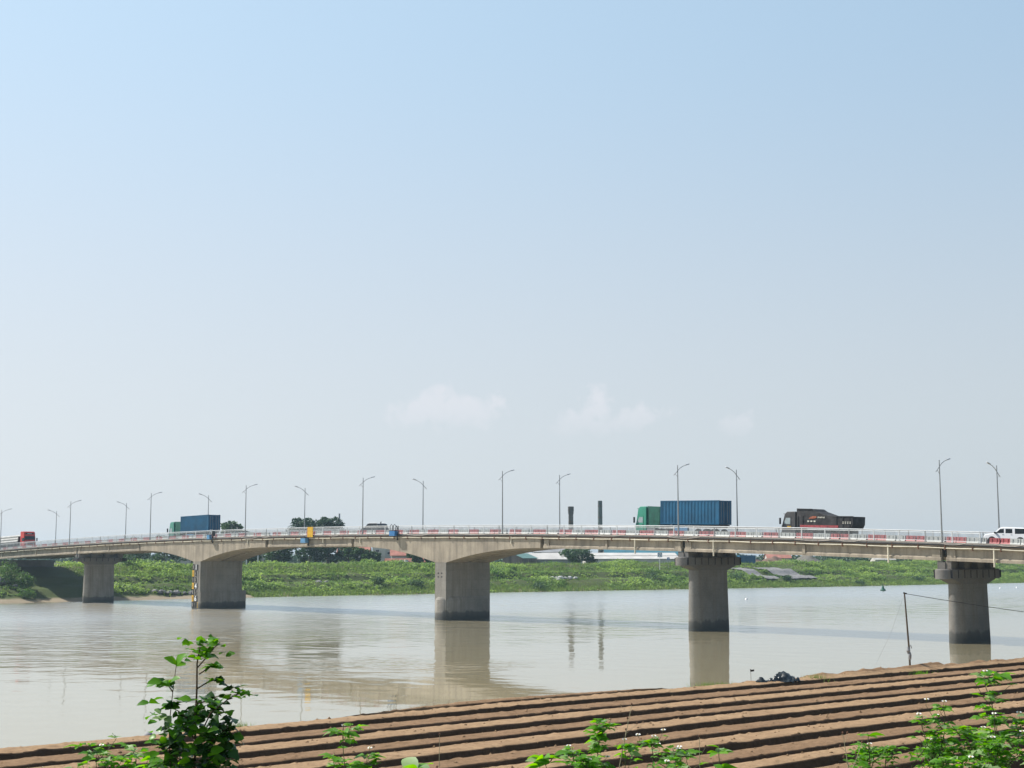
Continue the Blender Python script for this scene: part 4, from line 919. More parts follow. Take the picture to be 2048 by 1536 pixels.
for i, (x, y, h, wd, lb, mt) in enumerate([
    (-66, 362, 5.2, 6, 'leafy tree behind the white posts right of the gauge pier', 'tree_mid'), (-62, 372, 7, 7, 'tree left of the tall dark tree with its crown cut by the arch', 'tree_mid'), (-58.6, 368, 6, 6, 'dark tree just under the yellow board', 'tree_dark'),
    (-52.5, 372, 6.3, 7, 'broad dark tree in the middle of the grove under the drop-in span', 'tree_dark'), (-47.5, 372, 6, 6.5, 'dark tree right of the middle of the grove under the bridge', 'tree_dark'), (-43, 376, 5.2, 6, 'mid green tree below the red roof at the right of the grove', 'tree_mid'),
    (-39.5, 374, 4.6, 5.5, 'mid green tree at the right end of the grove beside the red houses', 'tree_mid'), (-36.5, 378, 3.6, 4, 'bushy tree just left of the red roofed houses', 'tree_mid'), (-25.2, 384, 3.2, 3.0, 'small tree standing against the lower red roof', 'tree_mid'),
    (-27.6, 396, 4.2, 2.6, 'slim tree between the upper pink red roof and the white house', 'tree_mid'), (-20.5, 384, 2.8, 4.5, 'low tree just left of the middle pier', 'tree_mid'), (-76.5, 352, 5.8, 6, 'dark green tree left of the gauge pier behind the bank', 'tree_mid'), (-90, 372, 8.2, 9, 'hazy tree behind the leftmost pier to its right', 'tree_mid'),
    (-83.5, 374, 7.6, 8, 'hazy tree between the leftmost pier and the dark green tree', 'tree_mid'), (-97, 366, 7.4, 8, 'hazy tree just left of the leftmost pier cap', 'tree_mid'), (-103, 352, 6, 7, 'tree right beside the shaded abutment', 'tree_mid'),
    (-69.5, 384, 7.4, 7, 'tree seen just left of the gauge pier top', 'tree_mid')]):
    T(G(x, y), h, wd, lb, M[mt], 40+i, 1300, .42, low=.1, clumps=14)
# far wood, one mass
rg = np.random.default_rng(77); P = []; S = []
for k in range(520):
    x = rg.uniform(-330, 420); y = 560+rg.uniform(0, 90)+abs(x)*.15
    h = rg.uniform(2.2, 4.2)+vnoise(np.array([x]), np.array([0.]), 30, 3)[0]*3
    P.append(blob_points(60, (x, y, 6.0+h*.5), (4.6, 4.6, h*.55), rg, .3)); S.append(rg.uniform(.6, 1.2, 60))
for k in range(300):
    x = rg.uniform(93, 235); y = 505+rg.uniform(0, 40)+(x-90)*.42
    h = rg.uniform(1.6, 3.4); P.append(blob_points(60, (x, y, 6.2+h*.5), (3.4, 3.4, h*.55), rg, .3)); S.append(rg.uniform(.4, .8, 60))
V, F = leaf_quads(np.concatenate(P), np.concatenate(S), rg)
tag(np_mesh('far_wood', V, F, M['wood']), 'hazy far wood along the skyline behind the river bank', kind='stuff')

# ---------------------------------------------------------------- buildings
def roofed(name, X, Y, rz, ln, dp, wall, ridge, base, wm, rm, label, cat='house', group=None, windows=0, over=.4, hip=0):
    o = empty(name, (X, Y, base), rz, label, cat, group)
    mb = MB(); mb.box((0, 0, wall/2-.5), (ln, dp, wall+1)); mb.add([(-ln/2, -dp/2, wall), (-ln/2, dp/2, wall), (-ln/2, 0, ridge-.05), (ln/2, -dp/2, wall), (ln/2, dp/2, wall), (ln/2, 0, ridge-.05)], [(0, 2, 1), (3, 4, 5)])
    mb.build('wall', wm, o)
    a, b_ = ln/2+over, dp/2+over; dz = (ridge-wall)*over/(dp/2); t = .09; h_ = hip
    r = MB(); vs = [(-a, -b_, wall-dz), (a, -b_, wall-dz), (a-h_, 0, ridge), (-a+h_, 0, ridge), (a, b_, wall-dz), (-a, b_, wall-dz)]
    vs += [(x, y, z+t) for x, y, z in vs]
    r.add(vs, [(6, 7, 8, 9), (9, 8, 10, 11), (1, 0, 3, 2), (2, 3, 5, 4), (0, 1, 7, 6), (4, 5, 11, 10), (1, 2, 8, 7), (2, 4, 10, 8), (5, 3, 9, 11), (3, 0, 6, 9)]); r.build('roof', rm, o)
    for k in range(windows):
        x = -ln/2+(k+1)*ln/(windows+1)
        wf = MB().box((x, -dp/2-.02, wall*.55), (min(1.1, ln/(windows+1)*.6), .1, wall*.4)).build('window', M['white'], o)
        MB().box((x, -dp/2-.08, wall*.55), (min(.9, ln/(windows+1)*.5), .04, wall*.32)).build('pane', M['glass'], wf)
    return o
HG = 'red roofed houses behind the far bank'
roofed('house', -31.0, 402, .1, 5.6, 6, 2.7, 4.35, 6.4, M['palewall'], M['redroof'], 'house with the upper pink red roof left of the middle pier', group=HG, windows=2)
roofed('house', -30.0, 390, .2, 8.4, 4.6, .8, 2.15, 6.0, M['palewall'], M['redroof2'], 'nearer red roofed house with two small white dormers', group=HG, windows=2)
dm = [o for o in COL.objects if o.name.startswith('house') and not o.parent][-1]
for x in (-.2, 1.1): MB().box((x, -1.7, 1.55), (.9, 1.2, .6)).build('dormer', M['white'], dm)
roofed('house', -46.6, 424, .0, 9, 7, 3.6, 5.6, 6.2, M['palewall'], M['redroof'], 'red roofed house peeping over the grove under the drop-in span', group=HG)
roofed('house', -22.6, 388, .3, 4.5, 4, 1.2, 2.6, 6.2, M['palewall'], M['redroof'], 'small red roof half behind the low tree by the middle pier', group=HG)
def flat_house(X, Y, rz, ln, dp, h, lb, wm='palewall', floors=1, base=6.2):
    o = empty('white_house', (X, Y, base), rz, lb, 'house', 'pale flat roofed houses behind the far bank')
    MB().box((0, 0, h/2-.4), (ln, dp, h+.8)).build('wall', M[wm], o); MB().box((0, 0, h+.08), (ln+.5, dp+.5, .16)).build('roof', M['white'], o)
    for k in range(max(1, int(ln/2.2))):
        x = -ln/2+(k+.5)*ln/max(1, int(ln/2.2)); f = MB().box((x, -dp/2-.02, h-1.1), (1.2, .1, .9)).build('window', M['white'], o); MB().box((x, -dp/2-.08, h-1.1), (1.0, .04, .7)).build('pane', M['glass'], f)
    return o
flat_house(-40.5, 452, 0, 6.5, 5, 5.4, 'pale flat roofed house high behind the grove, left of the white window house'); flat_house(-35.6, 430, .05, 4.6, 4.5, 4.6, 'small white house with one dark window beside the pink red roof')
flat_house(-27.0, 436, .1, 5.2, 5, 4.3, 'white house behind the upper pink red roof'); flat_house(-72.5, 398, .1, 7, 5, 3.2, 'pale flat house with a white roof left of the gauge pier'); flat_house(-92.5, 420, .1, 8, 6, 6.6, 'pale tall house in the haze behind the leftmost pier')
# sheds right of the middle pier
SG = 'long sheds behind the far bank'
def gable_end(X, Y, ln, dp, wall, ridge, lb, wm, rm, rz, base=6.3): return roofed('shed', X, Y, rz, ln, dp, wall, ridge, base, wm, rm, lb, 'shed', SG, over=.35)
gable_end(2.4, 431, 12, 6.2, 2.0, 3.3, 'weathered board shed with green tin roof, gable end to the river', M['shedwall'], M['tingreen'], R(68))
gable_end(12.5, 441, 16, 7, 1.7, 3.4, 'pale roofed open shed left of the lone tree', M['shadewall'], M['tinwhite'], R(4))
gable_end(39.5, 452, 34, 6, 1.75, 2.5, 'longest shed with a nearly white tin roof right of the lone tree', M['palewall'], M['tinwhite'], R(6))
gable_end(32.0, 476, 44, 8, 2.75, 3.6, 'second long white roofed shed behind the longest shed', M['palewall'], M['tinwhite'], R(5))
gable_end(50, 516, 34, 12, 3.0, 5.5, 'wide teal tin roofed hall behind the white sheds', M['shadewall'], M['teal'], R(3))
gable_end(16.5, 506, 18, 10, 4.0, 5.6, 'grey blue hall behind the lone tree', M['shadewall'], M['shadewall'], R(2))
o = empty('shipping_container', (72, 441, 6.1), R(8), 'dark blue container standing on the far bank right of the round pier', 'container')
MB().box((0, 0, 1.55), (5.0, 2.4, 2.9)).build('side_wall', M['blue_box'], o); fr_ = MB()
for x in (-2.45, 2.45):
    for y in (-1.18, 1.18): fr_.box((x, y, 1.55), (.16, .16, 3.0))
for k in range(9): fr_.box((-2.2+k*.55, -1.2, 1.5), (.2, .06, 2.6))
fr_.build('corner_frame', M['blue_box'], o)
roofed('house', 92.5, 500, 0, 8, 6, 2.2, 4.0, 6.2, M['palewall'], M['redroof'], 'red roofed house behind the brown earth heap', group=HG); roofed('house', 129, 500, .1, 7, 5, 1.6, 2.9, 6.2, M['palewall'], M['palewall'], 'pale small house left of the rightmost pier in the far trees', group=HG)
def heap(X, Y, rx, ry, h, lb, mat, seed):
    n = 34; V = []; rg = np.random.default_rng(seed)
    for i in range(n):
        for j in range(n):
            a, c = (i/(n-1)*2-1), (j/(n-1)*2-1); rr_ = math.hypot(a, c); z = h*max(0, 1-rr_)**.9
            V.append((X+a*rx, Y+c*ry, 6.0+z+(vnoise(np.array([a*rx]), np.array([c*ry]), 1.1, seed)[0]*.5 if rr_ < 1 else 0)))
    return tag(np_mesh('earth_heap', V, grid_faces(n, n), M[mat], smooth=True), lb, 'earth heap', 'earth heaps on the far bank')
heap(96.6, 470, 6.2, 6, 3.7, 'tall grey brown spoil heap on the far bank with a pointed top', 'grey_pile', 51); heap(86.5, 474, 7, 6, 2.9, 'rust brown earth heap left of the pointed spoil heap', 'earth_pile', 52); heap(79, 470, 5, 5, 2.4, 'low brown earth heap beside the dark blue container', 'earth_pile', 53)
# chimneys
o = empty('chimney', (21.4, 520, 6.2), 0, 'squat flared brick chimney rising behind the bridge', 'chimney')
MB().lathe([(1.05, -1), (.86, 17.8), (1.0, 18.0), (1.02, 19.0), (1.08, 19.1), (1.08, 20.6), (.7, 20.65)], n=14).build('stack', M['chim'], o, smooth=40)
for z in (3, 6, 9, 12, 15): MB().lathe([(1.09-.011*z, z), (1.09-.011*z, z+.18)], n=14).build('band', M['rust'], o)
ld = MB()
for k in range(30): ld.box((.62, -.72, 2+k*.6), (.5, .06, .06))
ld.build('ladder', M['steel'], o)
o = empty('chimney', (30.8, 500, 6.2), 0, 'taller straight concrete chimney behind the bridge', 'chimney')
MB().lathe([(.82, -1), (.80, 14), (.84, 14.0), (.80, 14.4), (.76, 21.9), (.5, 21.95)], n=14).build('stack', M['chim2'], o, smooth=40)
for z in (4, 8, 12, 16, 20): MB().lathe([(.86, z), (.86, z+.2)], n=14).build('band', M['rust'], o)
MB().tube([(.3, -.9, 3.4), (3.5, -4, 1.6), (12, -10, -.2)], .28, 6).build('flue', M['shadewall'], o)
# mast, posts, signs, stone slabs, rocks, buoy
tag(MB().lathe([(.42, 0), (.3, 8), (.22, 14.4)], n=8).build('antenna_mast', M['shadewall'], None, (-47.3, 392, 6)), 'slim grey mast at the right end of the wide dark tree', 'mast')
for X, Y, h, lb in ((-65.1, 352, 2.6, 'short white concrete post right of the gauge pier'), (-62.3, 352, 3.0, 'taller white concrete post right of the gauge pier')):
    tag(MB().box((0, 0, h/2), (.34, .34, h), taper=.7).build('concrete_post', M['white'], None, (X, Y, gz(*at(X, Y))-.2)), lb, 'post', 'white posts on the far bank')
o = empty('river_sign', (41.2, 400, 5.0), .3, 'square white navigation sign with a dark slash on a thin post', 'sign')
MB().tube([(0, .08, 0), (0, .08, 4.9)], .07, 6).build('post', M['white'], o); MB().box((0, 0, 4.2), (1.5, .06, 1.4)).build('panel', M['white'], o)
e_ = MB(); e_.box((-.45, -.04, 4.2), (.10, .03, 1.0)); e_.box((.45, -.04, 4.2), (.10, .03, 1.0)); e_.add([(-.45, -.052, 4.7), (-.3, -.052, 4.7), (.45, -.052, 3.7), (.3, -.052, 3.7)], [(0, 3, 2, 1)]); e_.build('sign_mark', M['blue'], o)
o = empty('river_sign', (44.0, 404, 5.2), .3, 'small blue sign low beside the square navigation sign', 'sign')
MB().tube([(0, .08, 0), (0, .08, 3)], .05, 6).build('post', M['steel'], o); MB().box((0, 0, 2.9), (.75, .05, .75)).build('panel', M['blue'], o); MB().box((0, -.04, 2.9), (.3, .02, .3)).build('sign_mark', M['white'], o)
stone = simple('pale_stone_pitching', (.27, .265, .26), .9, var=.5, scale=1.6, bump=.8, bscale=2.2, coord='Position')
def slab(t0, t1, sk_, lb):
    V = []; nu, nv_ = 14, 20
    for i in range(nu+1):
        for j in range(nv_+1):
            u = 6.0+(18.5-6.0)*i/nu; t = t0+(t1-t0)*j/nv_+sk_*(u-12); b_ = float(shore(t))-u*float(bankw(t))/23; V.append((b_, t, gz(b_, t)+.55+.25*vnoise(np.array([b_]), np.array([t]), 1.2, 61)[0]))
    return tag(np_mesh('stone_revetment', WN(V), grid_faces(nu+1, nv_+1), stone, smooth=False), lb, 'stone bank', 'stone slabs on the far bank')
slab(212.3, 217.6, .02, 'sloping grey stone slab on the far bank next to the round pier'); slab(222.5, 233, .02, 'wider sloping grey stone slab on the far bank below the pointed heap')
MB_s = MB()
for k in range(26): MB_s.box((0, -k*.45, -k*.19), (2.0, .5, .25))
st_ = MB_s.build('bank_steps', M['slab'], None, W(float(shore(219))-20, 219, gz(float(shore(219))-20, 219)+.7), ROT-math.pi/2+.05+math.pi); tag(st_, 'narrow concrete steps down the bank between the stone slabs', 'steps')
pale_rock = simple('whitish_rock', (.48, .48, .46), .9, var=.3, scale=2, coord='Position')
for i, (X, Y, s, lb) in enumerate([(-72.5, 298, .9, 0), (-71.2, 299, .7, 0), (-70, 300, .9, 0), (-68.7, 301, .6, 0), (-67.3, 302, .8, 0), (-73.8, 297.5, .6, 0), (-66.2, 303.5, .6, 0), (-100.2, 281.5, 1.5, 1), (-97, 281.5, .8, 1), (10.4, 372.5, .8, 2), (11.6, 373, .6, 2), (12.6, 374, .9, 2), (13.9, 374.6, .6, 2), (15.2, 375.6, .8, 2), (16.6, 376.4, .6, 2), (9.0, 372, .6, 2), (12.0, 371.6, .5, 2), (-44.5, 331, .9, 3), (-42.8, 333, .7, 3)]):
    rr = random.Random(i+900); V = []
    mb = MB(); mb.lathe([(.3, -.5), (1, -.2), (.95, .25), (.5, .55), (.1, .62)], n=8); mb.v = [(x*s*rr.uniform(.75, 1.25), y*s*rr.uniform(.75, 1.25), z*s*rr.uniform(.7, 1.1)) for x, y, z in mb.v]
    z = gz(*at(X, Y)); o = mb.build('rock', pale_rock if lb == 2 else stone, None, (X, Y, z+.1+(.5 if lb == 2 else 0)), rr.uniform(0, 3))
    tag(o, ['dark edged rock on the small beach left of the gauge pier', 'flat pale boulder on the sand at the left picture edge', 'whitish rock showing through the bank plants right of the middle pier', 'rock at the foot of the bank below the grove'][lb], 'rock', ['rocks beside the gauge pier', 'boulders on the left beach', 'whitish rocks in the bank plants', 'rocks below the grove'][lb])
o = empty('buoy', (94.6, 367, 0), 0, 'small green conical channel buoy floating near the far shore', 'buoy')
MB().lathe([(.35, -.3), (.68, 0), (.72, .25), (.5, .5)], n=14).build('float', M['green_dark'], o, smooth=40); MB().lathe([(.42, .5), (.14, 1.3), (.1, 1.5)], n=10).build('cone', M['green_dark'], o); MB().lathe([(.07, 1.5), (.12, 1.6), (.04, 1.85)], n=8).build('lantern', M['black'], o)
for X, Y, lb in ((47.5, 292, 'tiny white float on calm water right of the round pier'), (134, 395, 'tiny white float on the water right of the rightmost pier'), (141, 402, 'second tiny white float nearer the right picture edge')):
    tag(MB().lathe([(.1, -.15), (.3, 0), (.24, .22), (.05, .32)], n=10).build('float', M['white'], None, (X, Y, 0), smooth=60), lb, 'float', 'white floats on the river')

# ---------------------------------------------------------------- things at the field edge
def fieldz(bx, t): return 4.0
o = empty('net_pole', (16.5, 60, 3.75), 0, 'thin dark leaning pole with a tied rag standing at the field edge', 'pole')
MB().tube([(0, 0, -.7), (-.03, 0, .9), (-.09, 0, 2.1), (-.15, 0, 3.3)], [.045, .042, .036, .03], 7).build('shaft', M['bark'], o)
rgm = MB(); rgm.tube([(-.06, -.02, .78), (-.08, -.05, .92), (-.09, -.03, 1.05)], [.05, .085, .04], 7); rgm.tube([(0, -.03, .55), (-.02, -.05, .72), (-.03, -.03, .85)], [.04, .07, .05], 7); rgm.tube([(-.06, -.02, 1.05), (.04, -.03, 1.12), (.07, -.02, 1.0)], .02, 5); rgm.build('tied_rag', M['shadewall'], o)
MB().tube([(-.2, 0, 3.28), (-.05, 0, 3.24)], .03, 6).build('pulley', M['black'], o)
pts = [(-.14+5.6*u*3.2, 0, 3.25-.95*u*3.2+.30*(u*3.2)**2*.35) for u in np.linspace(0, 1, 14)]
MB().tube(pts, .011, 4).build('stay_wire', M['black'], o)
MB().tube([(-.14, 0, 3.25), (-.75, .1, 1.6), (-1.5, .2, .1)], .005, 4).build('guy_line', M['steel'], o)
rg = np.random.default_rng(4)
hp = MB(); n = 22; V = []
for i in range(n):
    for j in range(n):
        a, c = i/(n-1)*2-1, j/(n-1)*2-1; rr_ = math.hypot(a, c); V.append((a*.56+.05, c*.45, max(-.12, .36*max(0, 1-rr_**1.6)*(.75+.9*vnoise(np.array([a*.6]), np.array([c*.6]), .3, 70)[0])+.26*vnoise(np.array([a*.6]), np.array([c*.6]), .11, 71)[0]*(rr_ < 1.05))))
o = np_mesh('plastic_sheet_heap', V, grid_faces(n, n), M['blackplastic'], smooth=False); o.location = (10.15, 54, 3.94); o.rotation_euler = (0, 0, .7)
tag(o, 'crumpled shiny black plastic sheet heaped at the field edge', 'plastic sheet')
for i, (x, y, s) in enumerate(((9.15, 53.2, .13), (9.55, 53.5, .1), (9.75, 53.7, .12))):
    V = []; n = 10
    for a in range(n):
        for c in range(n):
            p, q = a/(n-1)*2-1, c/(n-1)*2-1; V.append((p*s*1.6, q*s, s*1.4*max(0, 1-math.hypot(p, q))+vnoise(np.array([p]), np.array([q]), .3, 80+i)[0]*s*.8))
    o = np_mesh('plastic_scrap', V, grid_faces(n, n), M['blackplastic']); o.location = (x, y, 3.97); tag(o, 'small black plastic scrap left of the crumpled sheet heap', 'plastic scrap', 'plastic scraps at the field edge')
o = empty('marker_flag', (9.12, 55.3, 3.6), 0, 'tiny black flag on a thin stick above the field edge', 'flag')
MB().tube([(0, 0, 0), (-.01, 0, .62)], .008, 5).build('stick', M['bark'], o); MB().add([(-.02, 0, .56), (.12, .01, .58), (.13, .01, .65), (.03, 0, .64), (-.04, 0, .66), (-.02, .012, .56), (.12, .022, .58), (.13, .022, .65), (.03, .012, .64), (-.04, .012, .66)], [(0, 1, 2, 3, 4), (9, 8, 7, 6, 5)]).build('cloth', M['black'], o)
def tuft(X, Y, z, r, h, n, mat, lb, seed, sy=.4):
    g = np.random.default_rng(seed); x = g.normal(0, r, n); y = g.normal(0, r*sy, n); a = g.uniform(0, 6.28, n); hh = h*g.uniform(.4, 1.1, n)
    p0 = np.stack([x-np.cos(a)*.012, y-np.sin(a)*.012, 0*x], 1); p1 = np.stack([x+np.cos(a)*.012, y+np.sin(a)*.012, 0*x], 1); p2 = np.stack([x+g.normal(0, .35, n)*hh, y+g.normal(0, .35, n)*hh, hh], 1)
    V = np.stack([p0, p1, p2], 1).reshape(-1, 3); o = np_mesh('grass_tuft', V, np.arange(3*n).reshape(n, 3), mat); o.location = (X, Y, z); tag(o, lb, 'grass tuft', 'grass tufts along the field edge')
tuft(15.9, 58.6, 3.78, .42, .22, 900, M['weed'], 'wide green grass tuft at the foot of the leaning pole', 1)
tuft(7.4, 52.6, 3.78, .38, .26, 400, M['reed'], 'pale dry grass tuft below the round river pier', 2)
tuft(11.5, 54.9, 3.8, .22, .34, 220, M['reed'], 'sparse dry grass tuft right of the black plastic heap', 3)
tuft(-7.5, 39.9, 3.8, .16, .24, 140, M['reed'], 'small grass tuft at the field edge right of the tall dark shrub', 4)
tag(MB().lathe([(.02, -.05), (.12, 0), (.13, .1), (.06, .17)], n=10).build('clod', M['shadewall'], None, (-9.35, 37.5, 3.86), smooth=60), 'grey clod on the field edge left of the tall dark shrub', 'clod')

# ---------------------------------------------------------------- plants on the near bank
class Leaves:
    """ovate leaves folded along the midrib, collected into one mesh"""
    U = np.array([0, .12, .3, .5, .7, .87, 1.0]); Wd = np.array([.03, .26, .44, .47, .36, .19, 0.0])
    def __init__(s): s.V = []; s.F = []; s.n = 0
    def leaf(s, p, d, nrm, ln, wd, rng, droop=.25, fold=.22, lobe=0):
        d = np.array(d, float); d /= np.linalg.norm(d)+1e-9; nrm = np.array(nrm, float); sd = np.cross(d, nrm); sd /= np.linalg.norm(sd)+1e-9; up = np.cross(sd, d)
        if up[2] < 0: up = -up; sd = -sd
        p = np.array(p, float); vs = []
        for k, (u, w_) in enumerate(zip(s.U, s.Wd)):
            wv_ = w_*wd*(1+(lobe*(1 if k % 2 else -.6) if 0 < k < 6 else 0)); c = p+d*ln*u-up*ln*droop*u*u
            vs += [c+sd*wv_*ln+up*fold*wv_*ln, c, c-sd*wv_*ln+up*fold*wv_*ln]
        n = s.n; s.V += vs
        for k in range(len(s.U)-1):
            a = n+3*k; s.F += [(a, a+1, a+4, a+3), (a+1, a+2, a+5, a+4)]
        s.n += len(vs)
    def build(s, name, mat, parent): 
        return np_mesh(name, s.V, s.F, mat, parent, smooth=True) if s.n else None
def rdir(rng, up=0.3):
    a = rng.uniform(0, 2*math.pi); return np.array([math.cos(a), math.sin(a), rng.uniform(up-.4, up+.4)])
rng = np.random.default_rng(42)
SH_ = empty('leafy_shrub', (-1.52, 7, 7.5), 0, 'tall leafy shrub at the lower left, dark below with bright young top leaves', 'shrub')
def cm(x, z, y=0.): return (x/100, y/100, z/100)
stems = [[cm(2, -140, 12), cm(1, -60, 6), cm(0, 0, 0), cm(-.7, 23, 2), cm(0, 37, 0), cm(0, 49, -1), cm(1, 57, 0)],
         [cm(0, 47, 0), cm(4, 52, 2), cm(7, 56, 3), cm(10, 59, 3)], [cm(-6, -60, 6), cm(-10.7, 0, -4), cm(-11.5, 20, -6), cm(-10.3, 37, -5), cm(-9, 49, -5)], [cm(-10.4, 36, -5), cm(-13, 40, -6), cm(-16, 41, -8)],
         [cm(0, 37, 0), cm(7.6, 41.6, -3), cm(14.8, 39.7, -5), cm(19, 36, -6)], [cm(3, 17, 0), cm(7.6, 26, -3), cm(16.7, 33, -5), cm(22, 35.4, -5), cm(26.5, 34.4, -4)], [cm(1, 44, 0), cm(5, 47, 5), cm(9, 47.5, 8)],
         [cm(-.5, 20, 0), cm(-7, 27, -6), cm(-12, 30, -8)], [cm(0, 5, 0), cm(10, 14, -6), cm(17, 20, -8)], [cm(0, 0, 0), cm(-12, 8, -6), cm(-20, 14, -4)], [cm(1, 8, 0), cm(9, 7, 8), cm(15, 5, 10)], [cm(0, 30, 0), cm(5, 31, 6), cm(9, 33, 9)], [cm(0, 12, 0), cm(-6, 18, 8), cm(-9, 22, 10)]]
sm = MB()
for i, s in enumerate(stems): sm.tube(s, [(.0075 if i == 0 else .0036)*(1-.55*k/(len(s)-1)) for k in range(len(s))], 6)
sm.build('stem', M['redstem'], SH_, smooth=60)
yl, dl = Leaves(), Leaves()
def along(s, u):
    q = u*(len(s)-1); k = min(int(q), len(s)-2); f = q-k; return np.array(s[k])*(1-f)+np.array(s[k+1])*f
for i, (s, n) in enumerate(zip(stems, (0, 12, 0, 8, 16, 14, 10, 12, 16, 14, 16, 12, 12))):
    for k in range(n):
        u = rng.uniform(.3, 1); p = along(s, u); young = p[2] > .45 or (i in (3, 5) and u > .72)
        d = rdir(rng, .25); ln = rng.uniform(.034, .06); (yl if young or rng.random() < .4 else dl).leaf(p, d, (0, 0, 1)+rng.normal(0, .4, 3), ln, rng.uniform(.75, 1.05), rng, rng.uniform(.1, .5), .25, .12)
for k in range(40):
    p = np.array(cm(rng.normal(2, 4.8), rng.uniform(50, 61), rng.normal(0, 4))); yl.leaf(p, rdir(rng, .3), (0, 0, 1)+rng.normal(0, .45, 3), rng.uniform(.034, .064), rng.uniform(.65, .9), rng, .25, .25, .15)
for p, d in ((cm(-9, 49, -5), (-.5, -.4, .5)), (cm(-9, 49, -5), (.5, -.3, .8)), (cm(-9, 48, -5), (.3, .6, .3)), (cm(-16, 41, -8), (-1, 0, -.15)), (cm(-15, 41, -8), (-.8, -.5, .1)), (cm(-12, 40, -6), (.6, -.4, .5))): yl.leaf(p, d, (.2, -.6, 1), .07, .85, rng, .25, .25, .08)
for k in range(16): yl.leaf(cm(22+rng.normal(0, 3), 36+rng.normal(0, 1.6), -5+rng.normal(0, 3)), rdir(rng, .25), (0, 0, 1)+rng.normal(0, .4, 3), rng.uniform(.025, .05), .8, rng, .3, .25, .1)
for k in range(350):
    a = rng.uniform(0, 6.28); q = math.sqrt(rng.uniform(0, 1)); p = np.array(cm(2.0+math.cos(a)*q*17, 10+math.sin(a)*q*21, rng.normal(0, 6)))
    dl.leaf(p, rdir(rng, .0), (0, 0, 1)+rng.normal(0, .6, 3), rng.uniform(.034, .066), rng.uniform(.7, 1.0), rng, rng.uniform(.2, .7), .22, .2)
for k in range(80):
    p = np.array(cm(rng.uniform(-20, 14), rng.uniform(-2, 34), -9+rng.normal(0, 3))); yl.leaf(p, rdir(rng, .2), (0, -.3, 1)+rng.normal(0, .4, 3), rng.uniform(.035, .07), .85, rng, .3, .25, .1)
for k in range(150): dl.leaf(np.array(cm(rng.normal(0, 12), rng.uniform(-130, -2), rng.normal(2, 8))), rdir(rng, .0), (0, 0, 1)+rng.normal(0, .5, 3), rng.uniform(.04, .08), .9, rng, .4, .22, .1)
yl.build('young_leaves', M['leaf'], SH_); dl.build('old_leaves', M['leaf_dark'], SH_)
pw = Leaves()
for k in range(9): pw.leaf(cm(-15+rng.normal(0, 2.5), 25+rng.normal(0, 2.5), -9), rdir(rng, .1), (0, -.5, 1)+rng.normal(0, .4, 3), rng.uniform(.04, .06), .8, rng, .3, .2, .1)
pw.build('pale_leaves', M['weed_pale'], SH_)

